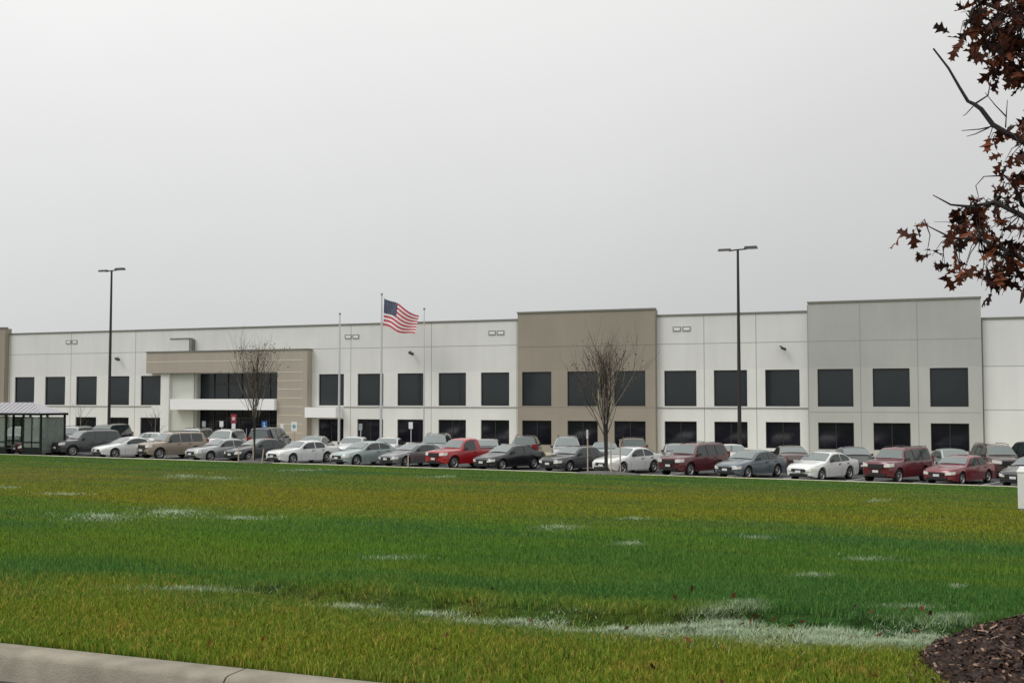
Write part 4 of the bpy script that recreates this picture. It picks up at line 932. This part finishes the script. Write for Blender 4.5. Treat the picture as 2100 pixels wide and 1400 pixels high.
# front row, noses to the lawn kerb: pixel of the near front corner
FR = [(18, 'sedan', pm, 'dark maroon sedan seen through the bus shelter glass'),
 (100, 'suv', pg, 'charcoal sport utility car emerging right of the bus shelter'), (183, 'coupe', pw_, 'low white two door car next to the tan sport utility car'),
 (275, 'suv', pt, 'tan sport utility car in the front row'), (375, 'oldsedan', ps, 'silver sedan in the front row right of the tan sport utility car'),
 (455, 'sedan', pg, 'dark grey sedan just left of the slim tree'), (541, 'oldsedan', pw_, 'bright white sedan just right of the slim tree'),
 (672, 'sedan', pt2, 'pale blue green sedan right of the white sedan by the slim tree'), (772, 'coupe', pd, 'mid grey two door car left of the red pickup'),
 (868, 'pickup', pr, 'bright red pickup truck in the front row'), (966, 'sedan', pk, 'black sedan right of the red pickup'),
 (1101, 'oldsedan', pg, 'charcoal sedan with its nose left of the pale marker post'), (1210, 'sedan', pw_, 'white sedan behind the wider bare tree'),
 (1345, 'suv', pm, 'dark maroon sport utility car left of the slate blue sedan'), (1461, 'sedan', pb, 'slate blue sedan left of the right lamp post base'),
 (1609, 'sedan', pw_, 'clean white sedan left of the boxy maroon sport utility car'), (1765, 'boxsuv', paint('wine', (.13, .014, .024), .35, .1), 'boxy maroon sport utility car, largest in the front row right'),
 (1889, 'oldsedan', pc, 'crimson sedan near the right edge'), (2044, 'sedan', pk, 'black sedan cut off by the white cabinet at the right edge')]
random.seed(3)
for px, kind, col, lab in FR:
    ang = 250.0 + random.uniform(-1.2, 1.2) - 7.5*max(0, (px-500)/1500); h = Vector((math.cos(math.radians(ang)), math.sin(math.radians(ang)))); L = CARK[kind]['L']; Wd = CARK[kind]['W']
    q = 60.95 + random.uniform(-.25, .45); rt = Vector((h.y, -h.x)); cx = at(px, 940, q + rt.y*Wd*.4).x - rt.x*Wd*.44
    nose = Vector((cx, q)); c = nose - h*L/2
    car(kind, col, c.x, c.y, ang, lab, 'pickup' if kind == 'pickup' else ('suv' if 'suv' in kind else 'car'), name='pickup_truck' if kind == 'pickup' else 'parked_car')
# second row across the aisle, noses to the building
RR = [(62, 'van', ps, 'silver minivan in the back row seen through the bus shelter'), (150, 'suv', ps, 'silver sport utility car in the back row just right of the bus shelter'),
 (222, 'fullvan', pk, 'tall black van in the back row above the white two door car'), (318, 'sedan', pw_, 'white sedan in the back row above the tan sport utility car'), (398, 'boxsuv', ps, 'silver sport utility car in the back row below the entrance glazing'),
 (462, 'van', pw_, 'white minivan in the back row below the red sign'), (553, 'fullvan', pnv, 'dark navy van in the back row right of the slim tree'), (648, 'sedan', ps, 'silver sedan in the back row below the banded portal leg'), (725, 'oldsedan', pw_, 'white sedan in the back row below the flagpoles'),
 (800, 'sedan', pw_, 'white sedan in the back row below the white sign right of the flag'), (895, 'van', pd, 'grey minivan in the back row above the red pickup'), (1000, 'sedan', ps, 'silver sedan in the back row between red pickup and black sedan'),
 (1080, 'suv', pg, 'charcoal sport utility car in the back row left of the silver minivan'), (1163, 'van', ps, 'silver minivan in the back row below the tan wall'), (1240, 'sedan', pt2, 'pale green sedan in the back row behind the wider tree trunk'),
 (1297, 'boxsuv', pbr, 'brown sport utility car in the back row right of the wider tree'), (1388, 'oldsedan', ps, 'silver sedan in the back row behind the dark maroon sport utility car'), (1500, 'sedan', pw_, 'white sedan in the back row at the right lamp post'),
 (1618, 'sedan', pbr, 'dark brown sedan in the back row above the gap left of the clean white sedan'), (1750, 'sedan', pg, 'charcoal sedan in the back row left of the boxy maroon car'), (1952, 'sedan', pt2, 'pale green sedan in the back row between the maroon and crimson cars'),
 (2042, 'suv', pbr, 'brown sport utility car in the back row behind the crimson sedan'), (2120, 'fullvan', pk, 'black van in the back row at the right frame edge')]
for px, kind, col, lab in RR:
    q = 70.2 + random.uniform(-.2, .3); c = at(px, 900, q); ang = (107.1 if random.random() < .6 else 287.1-0) + random.uniform(-1.5, 1.5)
    car(kind, col, c.x, q, ang, lab, {'van': 'van', 'fullvan': 'van', 'suv': 'suv', 'boxsuv': 'suv'}.get(kind, 'car'), name='van' if 'van' in kind else 'parked_car')

# ------------------------------------------------------------------ sky, sun, camera
w = bpy.data.worlds.new('World'); sc.world = w; w.use_nodes = True; nt = w.node_tree; bg = nt.nodes['Background']; N = nt.nodes.new; Lk = nt.links.new
sky = N('ShaderNodeTexSky'); sky.sky_type = 'NISHITA'; sky.sun_disc = False; SE, SR = math.radians(48), math.radians(215); sky.sun_elevation = SE; sky.sun_rotation = SR
hs = N('ShaderNodeHueSaturation'); hs.inputs['Saturation'].default_value = .15; Lk(sky.outputs[0], hs.inputs['Color'])
tcn = N('ShaderNodeTexCoord'); sx = N('ShaderNodeSeparateXYZ'); Lk(tcn.outputs['Generated'], sx.inputs[0])
def mth(op, a, b):
    n = N('ShaderNodeMath'); n.operation = op
    for i, x in enumerate((a, b)):
        if isinstance(x, (int, float)): n.inputs[i].default_value = x
        else: Lk(x, n.inputs[i])
    return n.outputs[0]
zc = mth('MAXIMUM', sx.outputs['Z'], 0.0); cie = mth('ADD', mth('MULTIPLY', zc, 1.65), 1.0)
# cloud deck is a little brighter towards the west (camera left)
lr = N('ShaderNodeVectorMath'); lr.operation = 'DOT_PRODUCT'; lr.inputs[1].default_value = (-math.cos(YAW), -math.sin(YAW), 0); Lk(tcn.outputs['Generated'], lr.inputs[0])
side = mth('ADD', mth('MULTIPLY', lr.outputs['Value'], .26), 1.0)
cn = N('ShaderNodeTexNoise'); cn.inputs['Scale'].default_value = 2.6; cn.inputs['Detail'].default_value = 3; Lk(tcn.outputs['Generated'], cn.inputs['Vector'])
cl = mth('ADD', mth('MULTIPLY', mth('SUBTRACT', cn.outputs['Fac'], .5), .12), 1.0)
inten = mth('MULTIPLY', mth('MULTIPLY', cie, side), cl)
cr_ = N('ShaderNodeMix'); cr_.data_type = 'RGBA'; cr_.inputs[6].default_value = (5.22, 5.29, 5.31, 1); cr_.inputs[7].default_value = (5.45, 5.45, 5.41, 1); Lk(mth('MULTIPLY', zc, 3.), cr_.inputs['Factor'])
vm = N('ShaderNodeVectorMath'); vm.operation = 'SCALE'; Lk(cr_.outputs[2], vm.inputs[0]); Lk(inten, vm.inputs['Scale'])
va = N('ShaderNodeVectorMath'); va.operation = 'MULTIPLY_ADD'; Lk(hs.outputs[0], va.inputs[0]); va.inputs[1].default_value = (.03, .03, .03); Lk(vm.outputs[0], va.inputs[2])
Lk(va.outputs[0], bg.inputs['Color']); bg.inputs['Strength'].default_value = .1
sun = bpy.data.lights.new('sun', 'SUN'); sun.energy = .9; sun.angle = math.radians(25); sun.color = (1, .97, .93); so = bpy.data.objects.new('sun', sun); C.objects.link(so)
sd = Vector((math.sin(SR)*math.cos(SE), math.cos(SR)*math.cos(SE), math.sin(SE))); so.rotation_euler = (-sd).to_track_quat('-Z', 'Y').to_euler(); so.location = (-20, -10, 40)
cam = bpy.data.cameras.new('camera'); co = bpy.data.objects.new('camera', cam); C.objects.link(co); cam.lens = 36*F/2100; cam.sensor_width = 36; cam.clip_end = 6000
co.location = (0, 0, CZ); co.rotation_euler = (math.pi/2+PITCH, 0, YAW); sc.camera = co
sc.view_settings.view_transform = 'Standard'; sc.view_settings.look = 'None'; sc.view_settings.exposure = 0; sc.view_settings.gamma = 1
sc.cycles.max_bounces = 6; sc.cycles.transparent_max_bounces = 12; sc.cycles.use_denoising = True
